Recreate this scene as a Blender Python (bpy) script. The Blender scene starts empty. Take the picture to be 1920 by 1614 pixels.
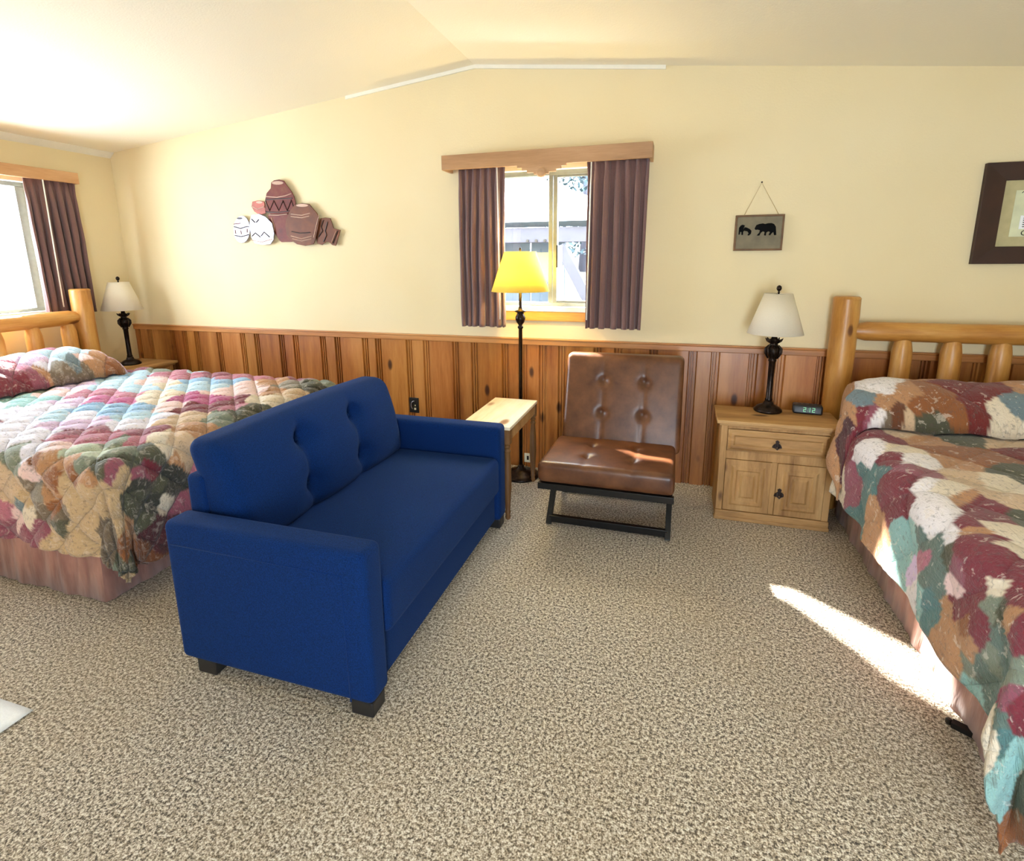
import bpy, bmesh, math, random
from mathutils import Vector, Matrix, noise
S = bpy.context.scene
COL = S.collection
PI = math.pi
rnd = random.Random(7)

# ---------------------------------------------------------------- camera
F_PX, YAW, PITCH, ROLL, CAM = 1000.0, -0.299244, 0.208807, -0.006962, Vector((0, -3.62493, 1.5))
cy_, sy_, cp_, sp_ = math.cos(YAW), math.sin(YAW), math.cos(PITCH), math.sin(PITCH)
fw = Vector((sy_*cp_, cy_*cp_, -sp_)); rt = Vector((cy_, -sy_, 0)); up = rt.cross(fw)
r2 = math.cos(ROLL)*rt + math.sin(ROLL)*up; u2 = -math.sin(ROLL)*rt + math.cos(ROLL)*up
cam = bpy.data.cameras.new('camera'); camo = bpy.data.objects.new('camera', cam); COL.objects.link(camo)
cam.sensor_fit = 'HORIZONTAL'; cam.sensor_width = 36; cam.lens = 36*F_PX/1920
cam.shift_y = -107/1920; cam.clip_start = .02
camo.matrix_world = Matrix(((r2.x, u2.x, -fw.x, CAM.x), (r2.y, u2.y, -fw.y, CAM.y), (r2.z, u2.z, -fw.z, CAM.z), (0, 0, 0, 1)))
S.camera = camo

# ---------------------------------------------------------------- world, sun, exposure
S.view_settings.view_transform = 'Standard'; S.view_settings.look = 'None'
S.view_settings.gamma = 1; S.view_settings.use_curve_mapping = False
S.view_settings.exposure = 0.27
w = bpy.data.worlds.new('sky'); S.world = w; w.use_nodes = True
wn = w.node_tree; bg = wn.nodes['Background']
tc = wn.nodes.new('ShaderNodeTexCoord'); sx = wn.nodes.new('ShaderNodeSeparateXYZ'); rp = wn.nodes.new('ShaderNodeValToRGB')
wn.links.new(tc.outputs['Generated'], sx.inputs[0]); wn.links.new(sx.outputs['Z'], rp.inputs[0])
rp.color_ramp.elements[0].position = 0.0; rp.color_ramp.elements[0].color = (.72, .85, .98, 1)
rp.color_ramp.elements[1].position = .5; rp.color_ramp.elements[1].color = (.74, .87, 1.0, 1)
wn.links.new(rp.outputs[0], bg.inputs[0]); bg.inputs[1].default_value = 25.0

sun = bpy.data.lights.new('sun', 'SUN'); sun.energy = 60; sun.angle = .03; sun.color = (1, .95, .86)
suno = bpy.data.objects.new('sun', sun); COL.objects.link(suno); suno.location = (-4, 4, 5)
SAZ, SEL = math.radians(50.5), math.radians(35)
SD = Vector((math.sin(SAZ)*math.cos(SEL), -math.cos(SAZ)*math.cos(SEL), -math.sin(SEL)))
suno.rotation_euler = SD.to_track_quat('-Z', 'Y').to_euler()

def portal(loc, nrm, sx_, sy_2):
    l = bpy.data.lights.new('daylight_portal', 'AREA'); l.shape = 'RECTANGLE'; l.size = sx_; l.size_y = sy_2
    o = bpy.data.objects.new('daylight_portal', l); COL.objects.link(o); o.location = loc
    o.rotation_euler = Vector(nrm).to_track_quat('-Z', 'Y').to_euler(); l.cycles.is_portal = True
    return o

# room numbers
XL, XR, YF = -4.70, 2.95, -5.3
RX, RZ, SL = -1.36, 2.762, .104
def ceil_z(x): return RZ - abs(x-RX)*SL
portal((-.84, .13, 1.635), (0, -1, 0), .9, .92)
portal((XL-.14, -1.53, 1.61), (1, 0, 0), 1.76, .98)
portal((.6, YF-.14, 1.05), (0, 1, 0), .9, 2.1)  # fill daylight through the added front door

# ---------------------------------------------------------------- material helpers
MATS = {}
def srgb(h):
    c = [int(h[i:i+2], 16)/255 for i in (0, 2, 4)]
    return tuple((x/12.92 if x <= .04045 else ((x+.055)/1.055)**2.4) for x in c)
class NT:
    def __init__(s, name):
        s.m = bpy.data.materials.new(name); s.m.use_nodes = True; s.t = s.m.node_tree
        s.b = s.t.nodes['Principled BSDF']; MATS[name] = s.m
    def n(s, typ, **kw):
        nd = s.t.nodes.new('ShaderNode'+typ)
        for k, v in kw.items():
            if k.startswith('i_'): nd.inputs[k[2:].replace('_', ' ')].default_value = v
            else: setattr(nd, k, v)
        return nd
    def l(s, a, b): s.t.links.new(a, b)
    def coord(s, scale=(1, 1, 1), rot=(0, 0, 0), src='Object', loc=(0, 0, 0)):
        c = s.n('TexCoord'); m = s.n('Mapping'); m.inputs['Scale'].default_value = scale
        m.inputs['Rotation'].default_value = rot; m.inputs['Location'].default_value = loc
        s.l(c.outputs[src], m.inputs[0]); return m.outputs[0]
    def noise(s, vec, scale, detail=3, rough=.5, dist=0):
        nd = s.n('TexNoise', i_Scale=scale, i_Detail=detail, i_Roughness=rough, i_Distortion=dist)
        s.l(vec, nd.inputs['Vector']); return nd.outputs['Fac']
    def ramp(s, fac, stops, interp='LINEAR'):
        nd = s.n('ValToRGB'); cr = nd.color_ramp; cr.interpolation = interp
        while len(cr.elements) < len(stops): cr.elements.new(.5)
        for e, (p, c) in zip(cr.elements, stops):
            e.position = p; e.color = (*c, 1) if len(c) == 3 else c
        s.l(fac, nd.inputs[0]); return nd.outputs[0]
    def mix(s, fac, a, b, blend='MIX'):
        nd = s.n('Mix', data_type='RGBA', blend_type=blend)
        if isinstance(fac, (int, float)): nd.inputs[0].default_value = fac
        else: s.l(fac, nd.inputs[0])
        for v, i in ((a, 6), (b, 7)):
            if isinstance(v, tuple): nd.inputs[i].default_value = (*v, 1)
            else: s.l(v, nd.inputs[i])
        return nd.outputs[2]
    def math(s, op, a, b=None):
        nd = s.n('Math', operation=op)
        for i, v in enumerate((a, b)):
            if v is None: continue
            if isinstance(v, (int, float)): nd.inputs[i].default_value = v
            else: s.l(v, nd.inputs[i])
        return nd.outputs[0]
    def bump(s, h, strength=.3, dist=.01):
        nd = s.n('Bump', i_Strength=strength, i_Distance=dist)
        s.l(h, nd.inputs['Height']); s.l(nd.outputs[0], s.b.inputs['Normal'])
    def base(s, c):
        if isinstance(c, tuple): s.b.inputs['Base Color'].default_value = (*c, 1)
        else: s.l(c, s.b.inputs['Base Color'])
    def set(s, **kw):
        for k, v in kw.items(): s.b.inputs[k.replace('_', ' ')].default_value = v
        return s

def plain(name, col, rough=.6, var=.12, nscale=40, bump=.1, bd=.002, metal=0, **kw):
    t = NT(name); v = t.coord(); f = t.noise(v, nscale, 4)
    dk = tuple(x*(1-var) for x in col); lt = tuple(min(1, x*(1+var)) for x in col)
    t.base(t.ramp(f, [(.3, dk), (.7, lt)])); t.set(Roughness=rough, Metallic=metal, **kw)
    if bump: t.bump(f, bump, bd)
    return t.m

def wood(name, dark, mid, light, axis=2, scale=6, rough=.45, knots=.0, kcol=None, stretch=.08, bump=.12, coat=0, tint=False):
    t = NT(name); sc = [1, 1, 1]; sc[axis] = stretch
    v = t.coord(tuple(sc))
    big = t.noise(v, scale, 3, .55, .6); fine = t.noise(v, scale*14, 4, .6)
    f = t.math('ADD', t.math('MULTIPLY', big, .75), t.math('MULTIPLY', fine, .25))
    c = t.ramp(f, [(.34, dark), (.5, mid), (.66, light)])
    if knots:
        ks = [1, 1, 1]; ks[axis] = .45
        kv = t.coord(tuple(ks)); vo = t.n('TexVoronoi', i_Scale=knots, i_Randomness=1.0)
        t.l(kv, vo.inputs['Vector'])
        kf = t.ramp(vo.outputs['Distance'], [(.0, (1, 1, 1)), (.075, (.85, .85, .85)), (.13, (0, 0, 0))])
        c = t.mix(kf, c, kcol or tuple(x*.25 for x in dark))
    if tint:
        at = t.n('Attribute', attribute_name='tint'); c = t.mix(1.0, c, at.outputs['Color'], 'MULTIPLY')
    t.base(c); t.set(Roughness=rough)
    if coat: t.set(Coat_Weight=coat, Coat_Roughness=.25)
    t.bump(fine, bump, .003); return t.m

# ---- materials
def mk_materials():
    t = NT('wall_paint'); v = t.coord(); f = t.noise(v, 90, 4); g = t.noise(v, 1.2, 2)
    t.base(t.ramp(g, [(.3, srgb('E5D3A8')), (.7, srgb('E9D9B2'))])); t.set(Roughness=.75); t.bump(f, .25, .003)
    t = NT('ceiling_paint'); v = t.coord(); f = t.noise(v, 110, 4)
    t.base(srgb('F3EAD2')); t.set(Roughness=.8); t.bump(f, .3, .003)
    plain('trim_white', srgb('EFEADB'), .5, .02, 20, .05)
    # carpet
    t = NT('carpet'); v = t.coord()
    a = t.noise(v, 92, 4, .7); b = t.noise(v, 200, 2, .6); c = t.noise(v, 1.3, 2, .5)
    vo = t.n('TexVoronoi', i_Scale=120.0); t.l(v, vo.inputs['Vector'])
    f = t.math('ADD', t.math('MULTIPLY', a, .62), t.math('MULTIPLY', b, .38))
    col = t.ramp(f, [(.42, srgb('3F352B')), (.475, srgb('A0907A')), (.52, srgb('D0C2AC')), (.58, srgb('FDF6E8'))])
    col = t.mix(t.ramp(c, [(.35, (0, 0, 0)), (.65, (.18, .18, .18))]), col, srgb('B09468'))
    t.base(col); t.set(Roughness=.95, Sheen_Weight=.2)
    h = t.math('SUBTRACT', f, t.math('MULTIPLY', vo.outputs['Distance'], .35)); t.bump(h, .9, .012)
    # knotty pine
    wood('pine_wainscot', srgb('7E441A'), srgb('A96A30'), srgb('C48848'), 2, 5, .38, 5.5, srgb('3A1808'), .1, .1, .25, True)
    wood('pine_rail', srgb('9A6230'), srgb('B9793F'), srgb('CC9258'), 0, 8, .4, 0, None, .08, .1, .2)
    wood('valance_wood', srgb('9C7450'), srgb('B08862'), srgb('C09A76'), 0, 8, .5, 0, None, .1, .08)
    wood('valance_wood_side', srgb('A87A4E'), srgb('BC8E60'), srgb('CDA176'), 1, 8, .5, 0, None, .1, .08)
    wood('log_upright', srgb('9E6224'), srgb('C28840'), srgb('D6A45A'), 2, 7, .42, 7, srgb('5A2C0E'), .12, .25, .2)
    wood('log_across', srgb('9E6224'), srgb('C28840'), srgb('D6A45A'), 0, 7, .42, 5, srgb('5A2C0E'), .12, .25, .2)
    wood('log_across_y', srgb('9E6224'), srgb('C28840'), srgb('D6A45A'), 1, 7, .42, 5, srgb('5A2C0E'), .12, .25, .2)
    wood('rustic_pine', srgb('80592E'), srgb('AE8450'), srgb('CAA26C'), 0, 6, .6, 5, srgb('4A2A12'), .14, .35)
    wood('rustic_pine_up', srgb('80592E'), srgb('AE8450'), srgb('CAA26C'), 2, 6, .6, 6, srgb('4A2A12'), .14, .35)
    wood('table_pine', srgb('E6CC9C'), srgb('F6E6C6'), srgb('FDF5E2'), 1, 5, .35, 4, srgb('8A5A2A'), .12, .1, .3)
    wood('table_leg_wood', srgb('573518'), srgb('74502C'), srgb('8C663A'), 2, 7, .5, 0, None, .12, .2)
    wood('apron_pine', srgb('B97F36'), srgb('D9A04E'), srgb('E8B866'), 0, 8, .4, 0, None, .1, .08)
    # curtains
    t = NT('curtain_cloth'); v = t.coord((1, 1, .04)); f = t.noise(v, 260, 3); g = t.noise(t.coord(), 380, 3)
    t.base(t.mix(g, srgb('4C343A'), srgb('8E6A62'))); t.set(Roughness=.85, Sheen_Weight=.3); t.bump(f, .4, .002)
    # blue upholstery
    t = NT('blue_fabric'); v = t.coord(); f = t.noise(v, 330, 3, .7)
    t.base(t.ramp(f, [(.36,  srgb('031C46')), (.64, srgb('06306F'))])); t.set(Roughness=.9, Sheen_Weight=.06, Specular_IOR_Level=.15, Sheen_Roughness=.5)
    t.b.inputs['Sheen Tint'].default_value = (.35, .55, 1, 1); t.bump(f, .5, .002)
    plain('black_plastic', (.012, .012, .014), .4, .1)
    plain('black_metal', (.015, .014, .014), .35, .1, metal=.5)
    # leather
    t = NT('brown_leather'); v = t.coord(); f = t.noise(v, 9, 4, .6); g = t.noise(v, 220, 3, .6)
    t.base(t.ramp(f, [(.3, srgb('482614')), (.5, srgb('5E3820')), (.7, srgb('70462A'))])); t.set(Roughness=.36, Specular_IOR_Level=.5)
    t.bump(g, .18, .001)
    # bronze lamp metal
    t = NT('dark_bronze'); v = t.coord(); f = t.noise(v, 60, 4)
    t.base(t.ramp(f, [(.4, srgb('1E1512')), (.7, srgb('34261E'))])); t.set(Roughness=.3, Metallic=.7); t.bump(f, .06, .001)
    # shades
    for nm, c, tr in (('shade_cream', srgb('FCF4E2'), .4), ('shade_yellow', srgb('FDEB7E'), .5)):
        t = NT(nm); v = t.coord((1, 1, 1)); f = t.noise(v, 200, 3)
        t.base(t.ramp(f, [(.3, tuple(x*.93 for x in c)), (.7, c)])); t.set(Roughness=.8)
        tl = t.n('BsdfTranslucent'); tl.inputs[0].default_value = (*c, 1); mx = t.n('MixShader'); mx.inputs[0].default_value = tr
        o = t.t.nodes['Material Output']; t.l(t.b.outputs[0], mx.inputs[1]); t.l(tl.outputs[0], mx.inputs[2]); t.l(mx.outputs[0], o.inputs[0])
    # quilts: patch colour attribute + printed flowers
    for nm, ps in (('quilt_cloth', 1.0), ('quilt_cloth_bold', .8)):
        t = NT(nm); at = t.n('Attribute', attribute_name='patch'); v = t.coord()
        a = t.noise(v, 34*ps, 4, .62, .8); b = t.noise(v, 75*ps, 3, .6, .4); p = t.noise(v, 55, 3, .55, 1.5)
        lt = t.mix(.5 if 'bold' in nm else .35, at.outputs['Color'], (.80, .70, .60))
        c = t.mix(t.ramp(a, [(.60 if 'bold' in nm else .54, (0, 0, 0)), (.64, (.8, .8, .8))]), at.outputs['Color'], lt)
        dk = t.mix(.55, at.outputs['Color'], (.10, .07, .06))
        c = t.mix(t.ramp(b, [(.56, (0, 0, 0)), (.66, (.75, .75, .75))]), c, dk)
        t.base(c); t.set(Roughness=.85, Sheen_Weight=.2)
        ab = t.n('Attribute', attribute_name='ab'); sp = t.n('SeparateXYZ'); t.l(ab.outputs['Vector'], sp.inputs[0])
        spc = (.135 if nm == 'quilt_cloth' else .22)*1.4142; A_, B_ = sp.outputs[0], sp.outputs[1]
        def stitch(op): return t.math('ABSOLUTE', t.math('SINE', t.math('MULTIPLY', t.math(op, A_, B_), PI/spc)))
        st = t.math('POWER', t.math('MINIMUM', stitch('ADD'), stitch('SUBTRACT')), .45)
        mp = t.n('Mapping'); mp.inputs['Scale'].default_value = (16, 62, 1); mp.inputs['Rotation'].default_value = (0, 0, math.radians(-38)); t.l(ab.outputs['Vector'], mp.inputs[0])
        wr = t.noise(mp.outputs[0], 1.0, 3, .55, .7)
        k1, k2 = (1.0, .55) if nm == 'quilt_cloth' else (.55, .35)
        h = t.math('ADD', t.math('MULTIPLY', st, k1), t.math('MULTIPLY', wr, k2*1.6))
        t.bump(t.math('ADD', h, t.math('ADD', t.math('MULTIPLY', p, .3), t.math('MULTIPLY', b, .2))), .9, .016)
    t = NT('dusty_rose_skirt'); v = t.coord((1, 1, .25)); f = t.noise(v, 22, 3)
    t.base(t.ramp(f, [(.35, srgb('8E6058')), (.65, srgb('AE8074'))])); t.set(Roughness=.8, Sheen_Weight=.2); t.bump(f, .5, .02)
    plain('mattress_white', (.75, .73, .68), .8)
    plain('window_metal', srgb('8C8C80'), .4, .08, 30, .05, metal=.4)
    t = NT('glass'); tr = t.n('BsdfTransparent'); gl = t.n('BsdfGlossy', i_Roughness=.02); mx = t.n('MixShader'); mx.inputs[0].default_value = .05
    t.l(tr.outputs[0], mx.inputs[1]); t.l(gl.outputs[0], mx.inputs[2])
    t.l(mx.outputs[0], t.t.nodes['Material Output'].inputs[0])
    plain('picture_frame_brown', srgb('34190B'), .6, .2, 12, .1)
    plain('picture_mat', srgb('B8AE84'), .7, .08, 25)
    plain('picture_paper', srgb('D5D8B6'), .7, .1, 14)
    plain('white_matte', srgb('F4F6F8'), .7, .03, 160, .3)
    plain('ink', (.006, .006, .006), 1, Specular_IOR_Level=.1)
    t = NT('rust_metal'); v = t.coord(); f = t.noise(v, 14, 5, .65)
    t.base(t.ramp(f, [(.3, srgb('4A140A')), (.5, srgb('682010')), (.7, srgb('70381E'))])); t.set(Roughness=.55, Metallic=.15); t.bump(f, .2, .003)
    plain('rose_metal', srgb('8E4838'), .4, .2, 20, .1, metal=.4)
    plain('brown_metal', srgb('673618'), .55, .25, 16, .15, metal=.15)
    plain('silver_metal', srgb('98929A'), .35, .08, 20, .1, metal=.5)
    plain('engraved_dark', srgb('2E1A16'), .5, .1, 20, 0)
    plain('engraved_light', srgb('C09C86'), .4, .1, 20, 0)
    plain('sign_board', srgb('766B52'), .6, .2, 18, .2)
    plain('sign_frame', srgb('6A4A2A'), .6, .25, 18, .2)
    plain('twine', srgb('C9AE7C'), .8)
    plain('iron', srgb('2A1A14'), .5, .2, 40, .2, metal=.5)
    plain('outlet_ivory', srgb('E0D6B8'), .4, .03, 20, 0)
    plain('wand_plastic', srgb('F2EEE6'), .3, .02, 20, 0)
    plain('snow_roof', (.85, .87, .9), .8, .03, 3, 0)
    plain('pale_planks', srgb('333F4A'), .7, .1, 6, .1)
    plain('timber', srgb('36353F'), .7, .15, 6, .1)
    plain('wood_chips', (.014, .0135, .013), .9, .8, 14, .4, .03)
    plain('leaf', (.012, .03, .034), .8, .5, 6, .1)
    plain('leaf_edge', srgb('6E7A60'), .8, .3, 6, .1)
    t = NT('clock_digits'); t.base((.0, .05, .01)); t.b.inputs['Emission Color'].default_value = (.35, 1, .5, 1); t.b.inputs['Emission Strength'].default_value = .7
    t = NT('lamp_bulb'); t.base((1, .9, .6)); t.b.inputs['Emission Color'].default_value = (1, .8, .35, 1); t.b.inputs['Emission Strength'].default_value = 8
mk_materials()

# ---------------------------------------------------------------- mesh helpers
WL = {}
class MB:
    def __init__(s): s.v = []; s.f = []; s.c = {}
    def add(s, vs, fs, col=None):
        o = len(s.v); s.v += [tuple(p) for p in vs]
        for f in fs:
            if col is not None: s.c[len(s.f)] = col
            s.f.append(tuple(i+o for i in f))
        return s
    def box(s, x0, x1, y0, y1, z0, z1, col=None):
        vs = [(x, y, z) for x in (x0, x1) for y in (y0, y1) for z in (z0, z1)]
        return s.add(vs, [(0, 1, 3, 2), (4, 6, 7, 5), (0, 4, 5, 1), (2, 3, 7, 6), (0, 2, 6, 4), (1, 5, 7, 3)], col)
    def lathe(s, prof, c=(0, 0, 0), seg=32, cap=True):
        vs = []; fs = []; n = len(prof)
        for r, z in prof:
            for k in range(seg):
                a = 2*PI*k/seg; vs.append((c[0]+r*math.cos(a), c[1]+r*math.sin(a), c[2]+z))
        for i in range(n-1):
            for k in range(seg):
                k2 = (k+1) % seg; fs.append((i*seg+k, i*seg+k2, (i+1)*seg+k2, (i+1)*seg+k))
        if cap: fs.append(tuple(range(seg-1, -1, -1))); fs.append(tuple((n-1)*seg+k for k in range(seg)))
        return s.add(vs, fs)
    def tube(s, pts, r, seg=10, cap=True, jit=0):
        pts = [Vector(p) for p in pts]; n = len(pts); rs = r if isinstance(r, (list, tuple)) else [r]*n
        vs = []; fs = []; ref = None
        for i, p in enumerate(pts):
            d = (pts[min(i+1, n-1)]-pts[max(i-1, 0)]).normalized()
            if ref is None:
                ref = Vector((0, 0, 1)) if abs(d.z) < .9 else Vector((1, 0, 0))
            a = (ref-d*ref.dot(d)).normalized(); ref = a; b = d.cross(a)
            for k in range(seg):
                t = 2*PI*k/seg; rr = rs[i]
                if jit: rr *= 1+jit*noise.noise(Vector((p.x*7+math.cos(t), p.y*7+math.sin(t), p.z*7)))
                vs.append(p+a*math.cos(t)*rr+b*math.sin(t)*rr)
        for i in range(n-1):
            for k in range(seg):
                k2 = (k+1) % seg; fs.append((i*seg+k, i*seg+k2, (i+1)*seg+k2, (i+1)*seg+k))
        if cap: fs.append(tuple(range(seg-1, -1, -1))); fs.append(tuple((n-1)*seg+k for k in range(seg)))
        return s.add(vs, fs)
    def bar(s, p, q, w, h=None):           # square bar between points
        h = h or w; p, q = Vector(p), Vector(q); d = (q-p).normalized()
        a = Vector((0, 0, 1)) if abs(d.z) < .9 else Vector((1, 0, 0))
        a = (a-d*a.dot(d)).normalized(); b = d.cross(a); vs = []
        for c in (p, q):
            for sa, sb in ((-1, -1), (1, -1), (1, 1), (-1, 1)): vs.append(c+a*sa*h/2+b*sb*w/2)
        return s.add(vs, [(3, 2, 1, 0), (4, 5, 6, 7), (0, 1, 5, 4), (1, 2, 6, 5), (2, 3, 7, 6), (3, 0, 4, 7)])
    def poly_xz(s, pts, y0, y1):           # extruded outline standing in the xz plane, y0 front, y1 back
        n = len(pts); vs = [(x, y0, z) for x, z in pts]+[(x, y1, z) for x, z in pts]
        fs = [tuple(range(n)), tuple(range(2*n-1, n-1, -1))]+[(i, i+n, (i+1) % n+n, (i+1) % n) for i in range(n)]
        return s.add(vs, fs)
    def grid(s, fn, nu, nv):
        o = []; 
        for j in range(nv+1):
            for i in range(nu+1): o.append(fn(i/nu, j/nv))
        fs = [(j*(nu+1)+i, j*(nu+1)+i+1, (j+1)*(nu+1)+i+1, (j+1)*(nu+1)+i) for j in range(nv) for i in range(nu)]
        return s.add(o, fs)
    def rbox(s, x0, x1, y0, y1, z0, z1, r, step=.03, fn=None):
        lo = Vector((x0, y0, z0)); hi = Vector((x1, y1, z1)); L = []
        for a in range(3):
            l, h = lo[a], hi[a]; rr = min(r, (h-l)/2*.999)
            e = [0, .17, .4, .68, 1]; arr = [l+rr*t for t in e]
            n = max(1, int((h-l-2*rr)/step)); arr += [l+rr+(h-l-2*rr)*k/n for k in range(1, n)]
            arr += [h-rr*t for t in reversed(e)]; L.append(arr)
        key = {}; vs = []; fs = []
        def vid(p):
            q = Vector([min(max(p[a], lo[a]+min(r, (hi[a]-lo[a])/2*.999)), hi[a]-min(r, (hi[a]-lo[a])/2*.999)) for a in range(3)])
            k = tuple(round(c, 5) for c in p)
            if k in key: return key[k]
            d = Vector(p)-q; w_ = q+d.normalized()*r if d.length > 1e-9 else q
            # keep within per-axis radius when the box is thinner than 2r
            w_ = Vector([min(max(w_[a], lo[a]), hi[a]) for a in range(3)])
            nn = d.normalized() if d.length > 1e-9 else Vector((0, 0, 1))
            if fn: w_ = Vector(fn(w_, nn))
            key[k] = len(vs); vs.append(tuple(w_)); return key[k]
        for a in range(3):
            b, c = (a+1) % 3, (a+2) % 3
            for side in (0, 1):
                val = (lo, hi)[side][a]
                for i in range(len(L[b])-1):
                    for j in range(len(L[c])-1):
                        q = []
                        for (ii, jj) in ((i, j), (i+1, j), (i+1, j+1), (i, j+1)):
                            p = [0, 0, 0]; p[a] = val; p[b] = L[b][ii]; p[c] = L[c][jj]; q.append(vid(tuple(p)))
                        q = q if side else q[::-1]
                        if len(set(q)) >= 3: fs.append(tuple(dict.fromkeys(q)))
        return s.add(vs, fs)
    def build(s, name, mat, parent=None, world=True, smooth=False, bevel=0, label=None, seg=2, solid=0):
        off = Vector((0, 0, 0))
        if parent is not None and world: off = WL.get(parent.name, Vector((0, 0, 0)))
        me = bpy.data.meshes.new(name); me.from_pydata([(p[0]-off.x, p[1]-off.y, p[2]-off.z) for p in s.v], [], s.f); me.update()
        o = bpy.data.objects.new(name, me); COL.objects.link(o)
        bm = bmesh.new(); bm.from_mesh(me); bmesh.ops.recalc_face_normals(bm, faces=bm.faces); bm.to_mesh(me); bm.free()
        if s.c:
            ca = me.color_attributes.new('tint', 'FLOAT_COLOR', 'CORNER')
            for p in me.polygons:
                c = s.c.get(p.index, (1, 1, 1))
                for li in p.loop_indices: ca.data[li].color = (*c, 1)
        if mat: me.materials.append(MATS[mat])
        if smooth:
            me.shade_smooth()
            if smooth == 'auto': me.set_sharp_from_angle(angle=math.radians(40))
        if solid:
            m = o.modifiers.new('thick', 'SOLIDIFY'); m.thickness = solid; m.offset = -1
        if bevel:
            m = o.modifiers.new('bevel', 'BEVEL'); m.width = bevel; m.segments = seg; m.limit_method = 'ANGLE'; m.angle_limit = math.radians(40)
        if parent is not None: o.parent = parent; WL[o.name] = off if world else Vector((0, 0, 0))
        if label: o['label'] = label
        return o

def thing(name, label, cat, loc=(0, 0, 0), group=None, rz=0):
    o = bpy.data.objects.new(name, None); COL.objects.link(o); o.location = loc; o.rotation_euler = (0, 0, rz)
    o['label'] = label; o['category'] = cat
    if group: o['group'] = group
    WL[o.name] = Vector(loc); return o
def tag(o, label, cat, group=None):
    o['label'] = label; o['category'] = cat
    if group: o['group'] = group
    return o
def struct(o): o['kind'] = 'structure'; return o
def copy_tree(o, parent=None):
    c = o.copy(); COL.objects.link(c)
    if parent is not None: c.parent = parent
    for ch in list(o.children): copy_tree(ch, c)
    return c
# ================================================================ the room
W1 = (-1.28, -.42, 1.175, 2.09)     # back window opening x0 x1 z0 z1
W2 = (-2.40, -.66, 1.13, 2.10)      # left window opening y0 y1 z0 z1
TH = .12
m = MB(); m.box(XL-.3, XR+.3, YF-.3, .3, -.1, 0); struct(m.build('floor', 'carpet'))
def wall_xz(mb, x0, x1, z0, z1, y0, y1):      # z1 None = up to the sloped ceiling
    if z1 is not None: mb.box(x0, x1, y0, y1, z0, z1); return
    xs = [x0]+([RX] if x0 < RX < x1 else [])+[x1]
    for a, b in zip(xs, xs[1:]):
        za, zb = ceil_z(a)+.02, ceil_z(b)+.02
        vs = [(a, y0, z0), (b, y0, z0), (b, y0, zb), (a, y0, za), (a, y1, z0), (b, y1, z0), (b, y1, zb), (a, y1, za)]
        mb.add(vs, [(0, 1, 2, 3), (7, 6, 5, 4), (0, 4, 5, 1), (1, 5, 6, 2), (2, 6, 7, 3), (3, 7, 4, 0)])
m = MB(); wall_xz(m, XL-TH, W1[0], 0, None, 0, TH); wall_xz(m, W1[1], XR+TH, 0, None, 0, TH)
wall_xz(m, W1[0], W1[1], 0, W1[2], 0, TH); wall_xz(m, W1[0], W1[1], W1[3], None, 0, TH)
struct(m.build('wall_back', 'wall_paint'))
zl = ceil_z(XL)+.02
m = MB(); m.box(XL-TH, XL, YF, W2[0], 0, zl); m.box(XL-TH, XL, W2[1], 0, 0, zl)
m.box(XL-TH, XL, W2[0], W2[1], 0, W2[2]); m.box(XL-TH, XL, W2[0], W2[1], W2[3], zl)
struct(m.build('wall_left', 'wall_paint'))
m = MB(); m.box(XR, XR+TH, YF, 0, 0, ceil_z(XR)+.05); struct(m.build('wall_right', 'wall_paint'))
D0 = (.15, 1.05, 0, 2.1)  # opening of the added door, sized for the fill light it lets in
m = MB(); wall_xz(m, XL-TH, D0[0], 0, None, YF-TH, YF); wall_xz(m, D0[0], D0[1], D0[3], None, YF-TH, YF)
wall_xz(m, D0[1], XR+TH, 0, None, YF-TH, YF)
struct(m.build('wall_front', 'wall_paint'))
m = MB()
for a, b in ((XL-TH, RX), (RX, XR+TH)):
    za, zb = ceil_z(a), ceil_z(b)
    vs = [(a, YF-TH, za), (b, YF-TH, zb), (b, TH, zb), (a, TH, za), (a, YF-TH, za+.12), (b, YF-TH, zb+.12), (b, TH, zb+.12), (a, TH, za+.12)]
    m.add(vs, [(0, 3, 2, 1), (4, 5, 6, 7), (0, 1, 5, 4), (1, 2, 6, 5), (2, 3, 7, 6), (3, 0, 4, 7)])
struct(m.build('ceiling', 'ceiling_paint'))
# white strips along the wall/ceiling joints
m = MB()
for a, b in ((-2.35, RX), (RX, -.14)):
    za, zb = ceil_z(a), ceil_z(b); h = .022
    vs = [(x, y, z) for x, zz in ((a, za), (b, zb)) for y in (-.012, 0) for z in (zz-h, zz)]
    m.add(vs, [(0, 1, 3, 2), (4, 6, 7, 5), (0, 4, 5, 1), (2, 3, 7, 6), (0, 2, 6, 4), (1, 5, 7, 3)])
struct(m.build('trim_1', 'trim_white'))
m = MB(); zc = ceil_z(XL); n = 8
prof = [(XL-.01, zc-.04), (XL, zc-.04), (XL+.05, zc+.002), (XL+.05, zc+.03), (XL-.01, zc+.03)]
vs = [(x, y, z) for y in (YF, -.001) for x, z in prof]; k = len(prof)
m.add(vs, [tuple(range(k)), tuple(range(2*k-1, k-1, -1))]+[(i, (i+1) % k, (i+1) % k+k, i+k) for i in range(k)])
struct(m.build('trim_2', 'trim_white'))
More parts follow.
